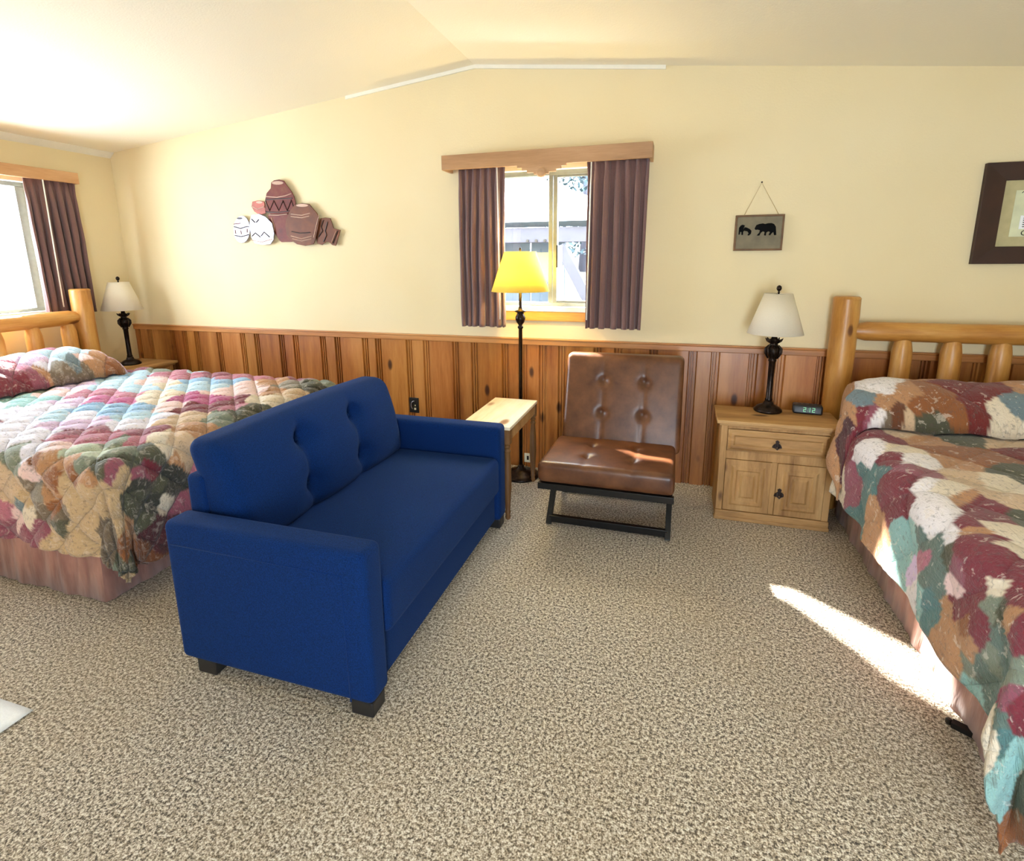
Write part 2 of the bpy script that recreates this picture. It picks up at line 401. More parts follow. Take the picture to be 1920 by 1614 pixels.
# knotty pine wainscot with grooves, boards of two widths
gx = [-3.986, -3.74, -3.49, -3.345, -3.094, -2.956, -2.696, -2.561, -2.31, -2.195, -1.93, -1.786, -1.547, -1.398, -1.162, -1.021, -.884, -.745, -.50, -.36, -.13, .118, .256, .48, .636, .862]
gx = [-4.66, -4.52, -4.26, -4.12]+gx
x = gx[-1]
while x < XR-.3:
    x += .14; gx.append(x); x += .25; gx.append(x)
m = MB(); zt = .918
edges = [XL]+gx+[XR]
for a, b in zip(edges, edges[1:]):
    t = rnd.uniform(.84, 1.10); tint = (t, t*rnd.uniform(.93, 1.02), t*rnd.uniform(.85, 1.0))
    pr = [(a, -.003), (a+.003, -.003), (a+.006, -.017), (a+.012, -.017), (a+.014, -.004), (a+.021, -.004), (a+.028, -.022), (b-.028, -.022), (b-.021, -.004), (b-.014, -.004), (b-.012, -.017), (b-.006, -.017), (b-.003, -.003), (b, -.003)]
    if b-a < .06: pr = [(a, -.004), (a+.004, -.018), (b-.004, -.018), (b, -.004)]
    vs = [(x_, y_, z_) for z_ in (0.0, zt) for x_, y_ in pr]; k = len(pr)
    m.add(vs, [(i, i+1, i+1+k, i+k) for i in range(k-1)], tint)
m.add([(XL, 0, 0), (XR, 0, 0), (XR, 0, zt), (XL, 0, zt)], [(0, 1, 2, 3)])
struct(m.build('trim_3', 'pine_wainscot'))
m = MB(); m.box(XL, XR, -.030, 0, .916, .952); m.box(XL, XR, -.036, 0, .952, .962)
struct(m.build('trim_4', 'pine_rail', bevel=.004))

# ---- back window
def window_x(name, x0, x1, z0, z1, yc, mull, nm='window_metal', fw_=.035):
    e = bpy.data.objects.new(name, None); COL.objects.link(e); struct(e)
    f = MB(); f.box(x0, x1, yc-.03, yc+.03, z0, z0+fw_); f.box(x0, x1, yc-.03, yc+.03, z1-fw_, z1)
    f.box(x0, x0+fw_, yc-.03, yc+.03, z0+fw_, z1-fw_); f.box(x1-fw_, x1, yc-.03, yc+.03, z0+fw_, z1-fw_)
    f.build('window_frame', nm, e, bevel=.003)
    s1 = MB(); s1.box(mull-.03, mull-.002, yc-.026, yc-.002, z0+fw_, z1-fw_); s1.build('sash', nm, e, bevel=.002)
    s2 = MB(); s2.box(mull+.002, mull+.03, yc-.026, yc+.02, z0+fw_, z1-fw_); s2.box(mull+.03, x1-fw_, yc-.02, yc+.002, z0+fw_, z0+fw_+.014); s2.box(mull+.03, x1-fw_, yc-.02, yc+.002, z1-fw_-.014, z1-fw_)
    s2.build('sash', nm, e, bevel=.002)
    g = MB(); g.box(x0+fw_, mull-.03, yc+.002, yc+.006, z0+fw_, z1-fw_); g.build('pane', 'glass', e)
    g = MB(); g.box(mull+.03, x1-fw_, yc-.008, yc-.004, z0+fw_+.014, z1-fw_-.014); g.build('pane', 'glass', e)
    return e
we = window_x('window_1', W1[0], W1[1], W1[2], W1[3], .075, -.835)
lk = MB(); lk.box(-.806, -.796, .03, .05, 1.45, 1.60); lk.build('latch', 'black_metal', we, bevel=.002)
s = MB(); s.box(W1[0]-.03, W1[1]+.03, -.02, .045, 1.150, 1.185); s.build('window_sill', 'trim_white', we, bevel=.004)
s = MB(); s.box(W1[0]-.03, W1[1]+.03, -.016, 0, 1.085, 1.150); s.build('window_apron', 'apron_pine', we, bevel=.003)
s = MB(); s.box(W1[0], W1[0]+.004, 0, .045, W1[2], W1[3]); s.box(W1[1]-.004, W1[1], 0, .045, W1[2], W1[3]); s.box(W1[0], W1[1], 0, .045, W1[3]-.004, W1[3])
s.build('window_jamb', 'trim_white', we)
# ---- left window
e2 = bpy.data.objects.new('window_2', None); COL.objects.link(e2); struct(e2)
y0, y1, z0, z1 = W2; xc = XL-.09; fq = .035
f = MB(); f.box(xc-.03, xc+.03, y0, y1, z0, z0+fq); f.box(xc-.03, xc+.03, y0, y1, z1-fq, z1); f.box(xc-.03, xc+.03, y0, y0+fq, z0+fq, z1-fq); f.box(xc-.03, xc+.03, y1-fq-.03, y1, z0+fq, z1-fq)
f.build('window_frame', 'window_metal', e2, bevel=.003)
f = MB(); f.box(xc-.02, xc+.026, (y0+y1)/2-.03, (y0+y1)/2+.03, z0+fq, z1-fq); f.build('sash', 'window_metal', e2, bevel=.002)
g = MB(); g.box(xc-.003, xc+.003, y0+fq, (y0+y1)/2-.03, z0+fq, z1-fq); g.build('pane', 'glass', e2)
g = MB(); g.box(xc-.003, xc+.003, (y0+y1)/2+.03, y1-fq-.03, z0+fq, z1-fq); g.build('pane', 'glass', e2)
f = MB(); f.box(xc+.03, XL+.02, y0-.02, y1+.02, z0-.03, z0+.01); f.build('window_sill', 'trim_white', e2, bevel=.004)
f = MB(); f.box(xc+.03, XL, y1-.004, y1, z0, z1); f.box(xc+.03, XL, y0, y0+.004, z0, z1); f.box(xc+.03, XL, y0, y1, z1-.004, z1); f.build('window_jamb', 'trim_white', e2)
# ---- unseen glazed door behind the camera, added and sized to let in fill light
e3 = bpy.data.objects.new('fill_door_1', None); COL.objects.link(e3); struct(e3)
a, b, _, d = D0; yc = YF-.06; f = MB(); md = (a+b)/2
for p, q in ((a, b),):
    f.box(p, p+.06, yc-.03, yc+.03, 0, d); f.box(q-.06, q, yc-.03, yc+.03, 0, d); f.box(p+.06, q-.06, yc-.03, yc+.03, 0, .08); f.box(p+.06, q-.06, yc-.03, yc+.03, d-.06, d)
f.build('fill_door_frame', 'window_metal', e3)
g = MB(); g.box(a+.06, b-.06, yc-.003, yc+.003, .08, d-.06); g.build('pane', 'glass', e3)
g = MB(); g.tube([(a+.03, yc+.03, .95), (a+.03, yc+.06, .98), (a+.03, yc+.06, 1.12), (a+.03, yc+.03, 1.15)], .008); g.build('fill_door_handle', 'black_metal', e3, smooth=True)

# ================================================================ curtains and valances
def curtain(name, label, x0, x1, z0, z1, wand_x, side, seed, n=6, axis='x', base=0):
    rr = random.Random(seed); ph = [rr.uniform(-.5, .5) for _ in range(n+2)]
    lo = (min(x0, x1)+max(x0, x1))/2
    loc = (lo, base, z0) if axis == 'x' else (base, lo, z0)
    t = thing(name, label, 'curtain', loc, 'pleated curtains beside the windows')
    def fn(u, v):
        z = z1-(z1-z0)*v
        xx = x0+(x1-x0)*u+.012*math.sin(u*9+seed)*v
        g = n*u; k = int(g); w_ = ph[min(k, n)]*(1-(g-k))+ph[min(k+1, n)]*(g-k)
        wv = math.cos(2*PI*(g+.12*w_*math.sin(v*2)))
        amp = .016+.019*min(1, v*2.2)
        pinch = math.exp(-((v-.09)/.05)**2)
        wv = wv*(.75+.45*noise.noise(Vector((g*.9, seed, 2)))) + .22*math.cos(4*PI*g+ph[min(k, n)]*3)
        y = -(.085+amp*wv*(1-.35*pinch)+.014*noise.noise(Vector((u*5, v*3, seed)))+.012*v)
        dx = .010*math.sin(4*PI*g+w_)*(1 if v > .12 else v/.12)
        if axis == 'x': return (xx+dx, base+y, z)
        return (base-y, xx+dx, z)
    c = MB().grid(fn, n*14, 40); c.build('cloth', 'curtain_cloth', t, smooth=True, solid=.003)
    wd = MB()
    yy = .15
    if axis == 'x': wd.tube([(wand_x, base-yy, z1-.02), (wand_x+side*.01, base-yy, z0+.06)], .0045, 8)
    else: wd.tube([(base+yy, wand_x, z1-.02), (base+yy, wand_x+side*.01, z0+.06)], .0045, 8)
    wd.build('draw_wand', 'wand_plastic', t, smooth=True, label='thin white plastic draw wand')
    return t
curtain('curtain', 'plum brown pleated curtain left of the middle window, behind the yellow lamp', -1.455, -1.13, 1.045, 2.11, -1.165, 1, 1, 6)
curtain('curtain', 'plum brown pleated curtain right of the middle window, above the leather chair', -.585, -.205, 1.055, 2.11, -.55, -1, 2, 6)
curtain('curtain', 'plum brown pleated curtain of the left wall window, beside the cream lamp', -.76, -.40, 1.11, 2.13, -.66, -1, 3, 6, 'y', XL)
# middle valance with stepped centre
v = thing('window_valance', 'light wood box valance with stepped centre drop above the middle window', 'valance', (-.868, -.14, 2.09))
c = -.868; pr = [(-1.554, 2.185), (-1.554, 2.093)]
st = [(.160, 2.093), (.160, 2.078), (.128, 2.078), (.128, 2.062), (.095, 2.062), (.095, 2.047), (.05, 2.047), (.05, 2.035)]
pr += [(c-a, z) for a, z in st]+[(c+a, z) for a, z in reversed(st)]+[(-.187, 2.093), (-.187, 2.185)]
m = MB(); m.poly_xz(pr, -.155, -.137); m.build('valance_board', 'valance_wood', v, bevel=.002)
m = MB(); m.box(-1.554, -1.536, -.137, -.001, 2.093, 2.185); m.build('valance_return', 'valance_wood_side', v)
MB().box(-.205, -.187, -.137, -.001, 2.093, 2.185).build('valance_return', 'valance_wood_side', v)
m = MB(); m.box(-1.536, -.205, -.137, -.001, 2.165, 2.183); m.build('valance_top', 'valance_wood', v)
ro = MB(); prof = [(0.0001, -.014), (.012, -.013), (.018, -.009), (.022, -.011), (.03, -.006), (.032, 0)]
for r, d in prof: pass
seg = 24; vs = []; fs = []
for r, d in prof:
    for k in range(seg): vs.append((c+r*math.cos(2*PI*k/seg), -.155+d, 2.045+r*math.sin(2*PI*k/seg)))
for i in range(len(prof)-1):
    for k in range(seg): fs.append((i*seg+k, i*seg+(k+1) % seg, (i+1)*seg+(k+1) % seg, (i+1)*seg+k))
ro.add(vs, fs); ro.build('rosette', 'valance_wood', v, smooth=True, label='round carved rosette')
v = thing('window_valance', 'light wood box valance above the window on the left wall', 'valance', (XL+.14, -1.5, 2.1))
m = MB(); m.box(XL+.12, XL+.138, -2.75, -.39, 2.112, 2.195); m.build('valance_board', 'valance_wood_side', v, bevel=.002)
m = MB(); m.box(XL+.001, XL+.12, -.408, -.39, 2.112, 2.195); m.build('valance_return', 'valance_wood', v)
MB().box(XL+.001, XL+.12, -2.75, -2.732, 2.112, 2.195).build('valance_return', 'valance_wood', v)
m = MB(); m.box(XL+.001, XL+.12, -2.732, -.408, 2.175, 2.193); m.build('valance_top', 'valance_wood_side', v)

# ================================================================ wall things
POTS={
 'A':[(-3.2936, 1.7567), (-3.302, 1.724), (-3.3176, 1.6945), (-3.339, 1.6711), (-3.3641, 1.6562), (-3.3905, 1.6513), (-3.4155, 1.657), (-3.4366, 1.6728), (-3.4517, 1.697), (-3.4593, 1.7272), (-3.4586, 1.7605), (-3.4498, 1.7934), (-3.4338, 1.8228), (-3.4122, 1.8458), (-3.3871, 1.8601), (-3.3611, 1.8646), (-3.3365, 1.8587), (-3.3158, 1.8431), (-3.3009, 1.8193), (-3.2933, 1.7896)],
 'B':[(-3.2588, 1.866), (-3.1852, 1.8733), (-3.1242, 1.8493), (-3.0671, 1.7972), (-3.0564, 1.7209), (-3.0704, 1.6701), (-3.1022, 1.6385), (-3.1834, 1.6332), (-3.2549, 1.6473), (-3.2816, 1.6932), (-3.2853, 1.7578), (-3.2817, 1.8156)],
 'C':[(-3.2415, 1.9666), (-3.1883, 1.9741), (-3.1261, 1.9624), (-3.1268, 1.9249), (-3.1211, 1.8745), (-3.1864, 1.8638), (-3.2313, 1.8905), (-3.2545, 1.9293)],
 'D':[(-3.0421, 2.1011), (-3.0132, 2.115), (-2.9664, 2.1189), (-2.9216, 2.1076), (-2.9021, 2.0764), (-2.8619, 2.026), (-2.8431, 1.9887), (-2.8332, 1.9394), (-2.869, 1.8914), (-2.9179, 1.8682), (-3.0745, 1.8667), (-3.1259, 1.8998), (-3.1134, 1.9369), (-3.1119, 1.9806), (-3.0948, 2.0234), (-3.0512, 2.0585)],
 'E':[(-3.114, 1.8679), (-2.9179, 1.8682), (-2.8758, 1.8297), (-2.9028, 1.6545), (-3.005, 1.653), (-3.0268, 1.6693), (-3.0603, 1.721), (-3.0987, 1.798)],
 'F':[(-2.8421, 1.9274), (-2.7727, 1.9372), (-2.7059, 1.9287), (-2.6859, 1.9037), (-2.6454, 1.8598), (-2.6278, 1.8104), (-2.6492, 1.7434), (-2.6795, 1.6634), (-2.6976, 1.6324), (-2.775, 1.621), (-2.8506, 1.6347), (-2.8943, 1.6607), (-2.9361, 1.7058), (-2.9446, 1.769), (-2.9312, 1.8187), (-2.8934, 1.8798)],
 'G':[(-2.6267, 1.8226), (-2.5817, 1.8274), (-2.5381, 1.8201), (-2.5267, 1.7833), (-2.5153, 1.7465), (-2.4579, 1.733), (-2.485, 1.6723), (-2.5082, 1.6172), (-2.541, 1.6239), (-2.5615, 1.6428), (-2.5907, 1.6495), (-2.6304, 1.6252), (-2.6743, 1.6383), (-2.6834, 1.7008), (-2.6549, 1.762)],
}
PO={'D':[(-2.9272, 2.0915), (-2.9332, 2.086), (-2.9486, 2.082), (-2.9704, 2.0804), (-2.9944, 2.0815), (-3.0158, 2.0851), (-3.0302, 2.0904), (-3.0349, 2.0965), (-3.0288, 2.102), (-3.0133, 2.106), (-2.9913, 2.1075), (-2.9674, 2.1064), (-2.9462, 2.1028), (-2.9319, 2.0975)],'F':[(-2.7166, 1.9188), (-2.7224, 1.9142), (-2.7378, 1.9109), (-2.7597, 1.9096), (-2.7839, 1.9104), (-2.8055, 1.9132), (-2.8202, 1.9176), (-2.8251, 1.9226), (-2.8192, 1.9271), (-2.8037, 1.9304), (-2.7816, 1.9318), (-2.7575, 1.9309), (-2.7361, 1.928), (-2.7215, 1.9237)],'C':[(-3.1441, 1.9581), (-3.1476, 1.9541), (-3.1564, 1.9512), (-3.1687, 1.9498), (-3.1821, 1.9503), (-3.194, 1.9525), (-3.202, 1.9561), (-3.2045, 1.9603), (-3.201, 1.9642), (-3.1922, 1.9672), (-3.1798, 1.9685), (-3.1664, 1.968), (-3.1545, 1.9658), (-3.1466, 1.9622)],'A':[(-3.3566, 1.8433), (-3.3598, 1.84), (-3.3679, 1.8376), (-3.3793, 1.8364), (-3.3918, 1.8367), (-3.4028, 1.8385), (-3.4102, 1.8414), (-3.4125, 1.8448), (-3.4093, 1.8481), (-3.4011, 1.8506), (-3.3897, 1.8517), (-3.3772, 1.8514), (-3.3663, 1.8496), (-3.3589, 1.8467)],}
PL=[('A','d',[(-3.4473, 1.781), (-3.3872, 1.7653), (-3.3277, 1.7782), (-3.3031, 1.7776)]),('A','d',[(-3.4487, 1.7126), (-3.3877, 1.7016), (-3.3368, 1.7104), (-3.3113, 1.7164)]),('A','r',[(-3.4402, 1.7549), (-3.4385, 1.7255)]),('A','r',[(-3.3851, 1.7504), (-3.3833, 1.7211)]),('A','r',[(-3.3216, 1.7619), (-3.3239, 1.7329)]),('A','r',[(-3.4487, 1.8006), (-3.3816, 1.8053)]),('B','d',[(-3.2589, 1.8341), (-3.2299, 1.8078)]),('B','d',[(-3.2178, 1.8075), (-3.1909, 1.829)]),('B','d',[(-3.2722, 1.7027), (-3.2363, 1.7278), (-3.1918, 1.6947)]),('B','d',[(-3.1825, 1.7042), (-3.1508, 1.7324), (-3.1035, 1.6931)]),('B','l',[(-3.2764, 1.6704), (-3.1806, 1.6558), (-3.0816, 1.6767)]),('C','l',[(-3.2424, 1.9288), (-3.1968, 1.9084), (-3.1307, 1.925)]),('D','l',[(-3.1017, 1.9988), (-2.9972, 1.9886), (-2.9187, 1.9978), (-2.8636, 2.0109)]),('D','l',[(-3.091, 1.8609), (-3.0048, 1.8571), (-2.9186, 1.862)]),('D','d',[(-3.1095, 1.968), (-3.0793, 1.892), (-3.0312, 1.9651), (-2.9932, 1.8892), (-2.9459, 1.9619), (-2.9158, 1.8867), (-2.8686, 1.9652), (-2.8549, 1.9156)]),('D','d',[(-3.1087, 1.9742), (-3.0219, 1.9772), (-2.8597, 1.9771)]),('D','d',[(-3.12, 1.8839), (-3.0025, 1.877), (-2.8931, 1.8829)]),('E','l',[(-3.0775, 1.8417), (-3.0607, 1.7844), (-3.062, 1.7401)]),('F','l',[(-2.8801, 1.8608), (-2.782, 1.8486), (-2.7051, 1.8616)]),('F','l',[(-2.8821, 1.8423), (-2.7839, 1.8302), (-2.7147, 1.8405)]),('F','l',[(-2.8979, 1.6987), (-2.8001, 1.6749), (-2.7069, 1.6919)]),('F','l',[(-2.8848, 1.6764), (-2.8019, 1.6579), (-2.7087, 1.6733)]),('F','l',[(-2.6243, 1.847), (-2.658, 1.7683), (-2.6889, 1.6822)]),('F','d',[(-2.8867, 1.73), (-2.8111, 1.7158), (-2.7192, 1.7202)]),('G','d',[(-2.5982, 1.8096), (-2.625, 1.7613), (-2.613, 1.7303), (-2.6545, 1.6878)]),('G','d',[(-2.5624, 1.7964), (-2.5907, 1.7298), (-2.5824, 1.6988), (-2.6131, 1.6498)]),('G','d',[(-2.4803, 1.7274), (-2.5325, 1.6362)]),('G','l',[(-2.4949, 1.7277), (-2.543, 1.6425)]),]
BEAR=[(0.4224, 1.6766), (0.4306, 1.6971), (0.4465, 1.7036), (0.4658, 1.7065), (0.4792, 1.7028), (0.4951, 1.7068), (0.5145, 1.707), (0.5279, 1.7015), (0.5389, 1.6859), (0.5448, 1.6377), (0.5336, 1.6362), (0.5271, 1.6553), (0.5195, 1.6485), (0.5124, 1.6366), (0.5025, 1.6385), (0.5092, 1.6557), (0.4991, 1.6593), (0.4899, 1.6526), (0.4881, 1.6354), (0.4781, 1.6373), (0.4798, 1.6563), (0.4697, 1.6599), (0.4604, 1.6532), (0.452, 1.6361), (0.4372, 1.6364), (0.4506, 1.6534), (0.4527, 1.6672), (0.4393, 1.671), (0.4296, 1.6695)]
CUB1=[(0.3352, 1.6436), (0.3355, 1.6838), (0.3445, 1.6975), (0.3542, 1.7014), (0.3679, 1.6969), (0.3624, 1.6814), (0.3605, 1.6623), (0.3605, 1.6414), (0.3521, 1.6415), (0.3508, 1.659), (0.3441, 1.6592), (0.3419, 1.6435)]
CUB2=[(0.3627, 1.6779), (0.367, 1.6865), (0.3788, 1.6845), (0.3961, 1.6754), (0.4068, 1.6648), (0.4049, 1.6474), (0.3941, 1.6372), (0.3857, 1.6391), (0.3913, 1.6512), (0.3839, 1.6618), (0.367, 1.6657), (0.3607, 1.6606)]

pt = thing('pottery_wall_art', 'metal cut-out wall art of clustered clay pots hanging above the wainscot', 'wall art', (-3.0, 0, 1.64))
pm = dict(A='silver_metal', B='silver_metal', C='rose_metal', D='rust_metal', E='rust_metal', F='brown_metal', G='brown_metal')
dep = dict(A=.020, B=.030, C=.024, D=.028, E=.018, F=.034, G=.022)
potl = dict(A='small white round pot', B='white pot with dark lower zigzag', C='small rose pot', D='tall dark red pot with a zigzag band', E='plain dark red pot', F='large brown round pot', G='brown jar lying on its side')
pob = {}
for k in 'EGADCBF':
    pob[k] = MB().poly_xz(POTS[k], -dep[k]-.004, -dep[k]+.002).build('pot', pm[k], pt, bevel=.002, label=potl[k])
m = MB(); m.box(-3.2, -2.7, -.014, -.001, 1.72, 1.735); m.box(-3.4, -3.2, -.014, -.001, 1.74, 1.75); m.build('hanging_bracket', 'black_metal', pt)
for k in PO:
    MB().poly_xz(PO[k], -dep[k]-.0055, -dep[k]-.0035).build('pot_mouth', 'engraved_light' if k != 'A' else 'engraved_dark', pob[k])
for k, c_, pts in PL:
    m = MB(); m.tube([(x_, -dep[k]-.005, z_) for x_, z_ in pts], .0042 if c_ == 'd' else .0034, 5)
    m.build('engraving', {'d': 'engraved_dark', 'l': 'engraved_light', 'r': 'rust_metal'}[c_], pob[k])
# bear sign
b = thing('bear_sign', 'small grey plaque with three black bears hanging from twine', 'sign', (.445, 0, 1.545))
x0, x1, z0, z1 = .313, .583, 1.548, 1.757
MB().box(x0+.008, x1-.008, -.018, -.004, z0+.008, z1-.008).build('plaque', 'sign_board', b)
m = MB(); m.box(x0, x1, -.022, -.002, z1-.011, z1); m.box(x0, x1, -.022, -.002, z0, z0+.011); m.box(x0, x0+.011, -.022, -.002, z0+.011, z1-.011); m.box(x1-.011, x1, -.022, -.002, z0+.011, z1-.011)
m.build('frame', 'sign_frame', b, bevel=.002)
for pl, nm in ((BEAR, 'bear_figure'), (CUB1, 'cub_figure'), (CUB2, 'cub_figure')): MB().poly_xz(pl, -.020, -.017).build(nm, 'ink', b)
MB().tube([(.36, -.012, z1-.002), (.443, -.010, 1.940), (.55, -.012, z1-.002)], .0017, 6).build('twine', 'twine', b, smooth=True)
MB().lathe([(.005, 0), (.005, .003), (.002, .003), (.002, .008)], (0, 0, 0), 10).build('nail', 'iron', b, world=False)
nl = b.children[-1] if b.children else None
for ch in b.children:
    if ch.name.startswith('nail'): ch.rotation_euler = (-PI/2, 0, 0); ch.location = (.443-.445, -.012, 1.943-1.545)
# picture at the right
p = thing('framed_picture', 'picture in a wide dark brown frame above the right bed', 'picture', (1.95, 0, 1.463))
x0, x1, z0, z1, fwd = 1.532, 2.37, 1.463, 1.987, .098
m = MB()
o4 = [(x0, z0), (x1, z0), (x1, z1), (x0, z1)]; i4 = [(x0+fwd, z0+fwd-.006), (x1-fwd, z0+fwd-.006), (x1-fwd, z1-fwd+.006), (x0+fwd, z1-fwd+.006)]
vs = [(x_, -.030, z_) for x_, z_ in o4]+[(x_, -.022, z_) for x_, z_ in i4]+[(x_, -.001, z_) for x_, z_ in o4]+[(x_, -.010, z_) for x_, z_ in i4]
fs = []
for i in range(4):
    j = (i+1) % 4; fs += [(i, j, j+4, i+4), (i, i+8, j+8, j), (i+4, j+4, j+12, i+12)]
m.add(vs, fs); m.build('frame', 'picture_frame_brown', p, bevel=.002)
MB().box(x0+.05, x1-.05, -.012, -.006, z0+.05, z1-.05).build('mat_board', 'picture_mat', p)
ar = MB().box(x0+fwd+.055, x1-fwd-.055, -.0135, -.011, z0+fwd+.045, z1-fwd-.045).build('print', 'picture_paper', p)
m = MB()
m.box(1.722, 1.80, -.0145, -.0132, 1.645, 1.715); m.build('white_area', 'white_matte', ar)
m = MB()
for k in range(6): m.box(1.735, 1.80, -.0155, -.0142, 1.655+k*.011, 1.659+k*.011)
m.build('ink_drawing', 'ink', ar); m = MB()
m.tube([(1.75+.013*math.cos(q/10*2*PI), -.0150, 1.625+.012*math.sin(q/10*2*PI)) for q in range(9)], .002, 5)
m.build('ink_drawing', 'ink', ar); m = MB()
for k in range(5): m.tube([(1.71+k*.02, -.0150, 1.83), (1.72+k*.02, -.0150, 1.842+.006*(k % 2)), (1.73+k*.02, -.0150, 1.83)], .0018, 5)
m.build('ink_drawing', 'ink', ar)
# outlets
o = thing('phone_wall_plate', 'black wall plate with a curled silver cable on the wainscot', 'outlet', (-1.9, -.02, .40))
MB().box(-1.948, -1.868, -.027, -.018, .345, .465).build('plate', 'black_plastic', o, bevel=.003)
MB().tube([(-1.905+.024*math.cos(t_*.35+1.4), -.032, .405+.034*math.sin(t_*.35+1.4)) for t_ in range(9)], .004, 8).build('cable', 'silver_metal', o, smooth=True)
MB().box(-1.905, -1.89, -.032, -.027, .37, .385).box(-1.9, -1.893, -.031, -.027, .40, .41).build('socket', 'outlet_ivory', o)
o = thing('wall_outlet', 'ivory wall outlet low on the wainscot behind the side table', 'outlet', (-.98, -.02, .03))
MB().box(-1.02, -.943, -.026, -.018, .035, .105).build('plate', 'outlet_ivory', o, bevel=.003)
MB().box(-1.0, -.985, -.028, -.0255, .055, .085).box(-.975, -.963, -.028, -.0255, .06, .08).build('socket', 'iron', o)
# ================================================================ sofa
sf = thing('sofa', 'blue fabric loveseat with square arms and a tufted back cushion', 'sofa', (-1.3, -1.6, 0))
SX0, SX1, SY0, SY1 = -1.70, -.885, -2.335, -.885
AW = .115
for (ya, yb, sgn) in ((SY0, SY0+AW, -1), (SY1-AW, SY1, 1)):
    a = MB().rbox(SX0, SX1, ya, yb, .055, .61, .028, .06).build('arm', 'blue_fabric', sf, smooth=True)
    yo = ya+.001 if sgn < 0 else yb-.001
    w_ = MB(); w_.tube([(SX0+.03, yo, .525), (SX1-.085, yo, .525), (SX1-.085, yo, .06)], .0035, 6); w_.build('piping', 'blue_fabric', a, smooth=True)
MB().rbox(SX0+.02, SX1-.03, SY0+AW, SY1-AW, .06, .24, .012, .1).build('base', 'blue_fabric', sf, smooth=True)
def seatfn(p, n):
    if n.z > .3:
        u = (p.x+1.45)/.56; v_ = (p.y-SY0-AW)/(SY1-SY0-2*AW)
        p = p+Vector((0, 0, .014*max(0, math.sin(PI*min(1, max(0, u))))*math.sin(PI*min(1, max(0, v_)))))
    return p
MB().rbox(-1.56, SX1+.004, SY0+AW+.003, SY1-AW-.003, .235, .445, .035, .04, seatfn).build('seat_cushion', 'blue_fabric', sf, smooth=True)
MB().rbox(SX0+.004, SX0+.085, SY0+AW-.002, SY1-AW+.002, .06, .74, .022, .08).build('back_frame', 'blue_fabric', sf, smooth=True)
BY0, BY1 = SY0+AW+.01, SY1-AW-.01
btn = [(BY0+(BY1-BY0)*f_, z_) for f_ in (.345, .665) for z_ in (.745, .555)]
def backfn(p, n):
    fy = (p.y-BY0)/(BY1-BY0); fz = (p.z-.43)/.43
    q = Vector(p)
    if n.x > .3:
        d = .040*(max(0, math.sin(PI*min(1, max(0, fy))))*max(0, math.sin(PI*min(1, max(0, fz)))))**.5
        for by in (btn[0][0], btn[2][0]):
            e = abs(p.y-by); lo_ = 1 if p.z < .76 else max(0, 1-(p.z-.76)/.10)
            d -= .020*math.exp(-(e/.020)**1.3)*lo_+.018*math.exp(-(e/.09)**2)*lo_
        for by, bz in btn: d -= .048*math.exp(-(((p.y-by)/.045)**2+((p.z-bz)/.038)**2))
        q.x += d*n.x
    q.x += -.10*fz*fz*.6-.03*fz
    if fz > .5: q.z += .012*math.sin(PI*min(1, max(0, fy)))
    return q
bc = MB().rbox(-1.625, -1.462, BY0, BY1, .43, .865, .055, .016, backfn).build('back_cushion', 'blue_fabric', sf, smooth=True)
for by, bz in btn:
    fz = (bz-.43)/.43
    MB().rbox(-1.462-.05-.06*fz*fz-.03*fz, -1.462-.025-.06*fz*fz-.03*fz, by-.013, by+.013, bz-.013, bz+.013, .012, .05).build('button', 'blue_fabric', bc, smooth=True)
for xx in (SX0+.06, SX1-.095):
    for yy in (SY0+.012, SY1-.092):
        MB().box(xx, xx+.085, yy, yy+.08, 0, .058).build('leg', 'black_plastic', sf, bevel=.006)

# ================================================================ leather chair
ch = thing('slipper_chair', 'brown leather armless chair with tufted seat and black metal frame', 'chair', (-.31, -.7, 0))
cx0, cx1 = -.672, .04
tx = (-.425, -.178)
def cseat(p, n):
    q = Vector(p); f = (p.y+1.01)/.56
    if n.z > .2:
        fx = (p.x-cx0)/(cx1-cx0)
        d = .012*max(0, math.sin(PI*min(1, max(0, fx))))*max(0, math.sin(PI*min(1, max(0, f))))**.6
        for x_ in tx: d -= .007*math.exp(-(abs(p.x-x_)/.008))
        for x_ in tx:
            for y_ in (-.63, -.84): d -= .022*math.exp(-(((p.x-x_)/.030)**2+((p.y-y_)/.028)**2))
        q.z += d
    q.z += .025*(1-f)-.012
    return q
MB().rbox(cx0, cx1, -1.01, -.45, .315, .430, .030, .014, cseat).build('seat', 'brown_leather', ch, smooth=True)
def cback(p, n):
    # p in a flat frame: x, thickness along y (front = -y), height z ; then leaned backwards
    q = Vector(p); f = (p.z-.34)/.57
    if n.y < -.2:
        d = .012*max(0, math.sin(PI*min(1, max(0, (p.x-cx0)/(cx1-cx0)))))*max(0, math.sin(PI*min(1, max(0, f))))**.6
        for x_ in tx: d -= .007*math.exp(-(abs(p.x-x_-.015)/.008))
        for x_ in tx:
            for z_ in (.575, .765): d -= .024*math.exp(-(((p.x-x_-.015)/.027)**2+((p.z-z_)/.024)**2))
        q.y -= d
    q.y += .30*f*.57*1.30*.82
    return q
MB().rbox(cx0+.022, cx1+.024, -.50, -.39, .36, .92, .032, .014, cback).build('backrest', 'brown_leather', ch, smooth=True)
fr = MB(); zz = .30
fr.bar((cx0+.03, -.98, zz), (cx0+.03, -.42, zz), .03, .035); fr.bar((cx1-.03, -.98, zz), (cx1-.03, -.42, zz), .03, .035)
fr.bar((cx0+.0, -.975, zz), (cx1-.0, -.975, zz), .03, .035); fr.bar((cx0+.02, -.44, zz), (cx1-.02, -.44, zz), .03, .035)
fr.build('seat_frame', 'black_metal', ch, bevel=.002)
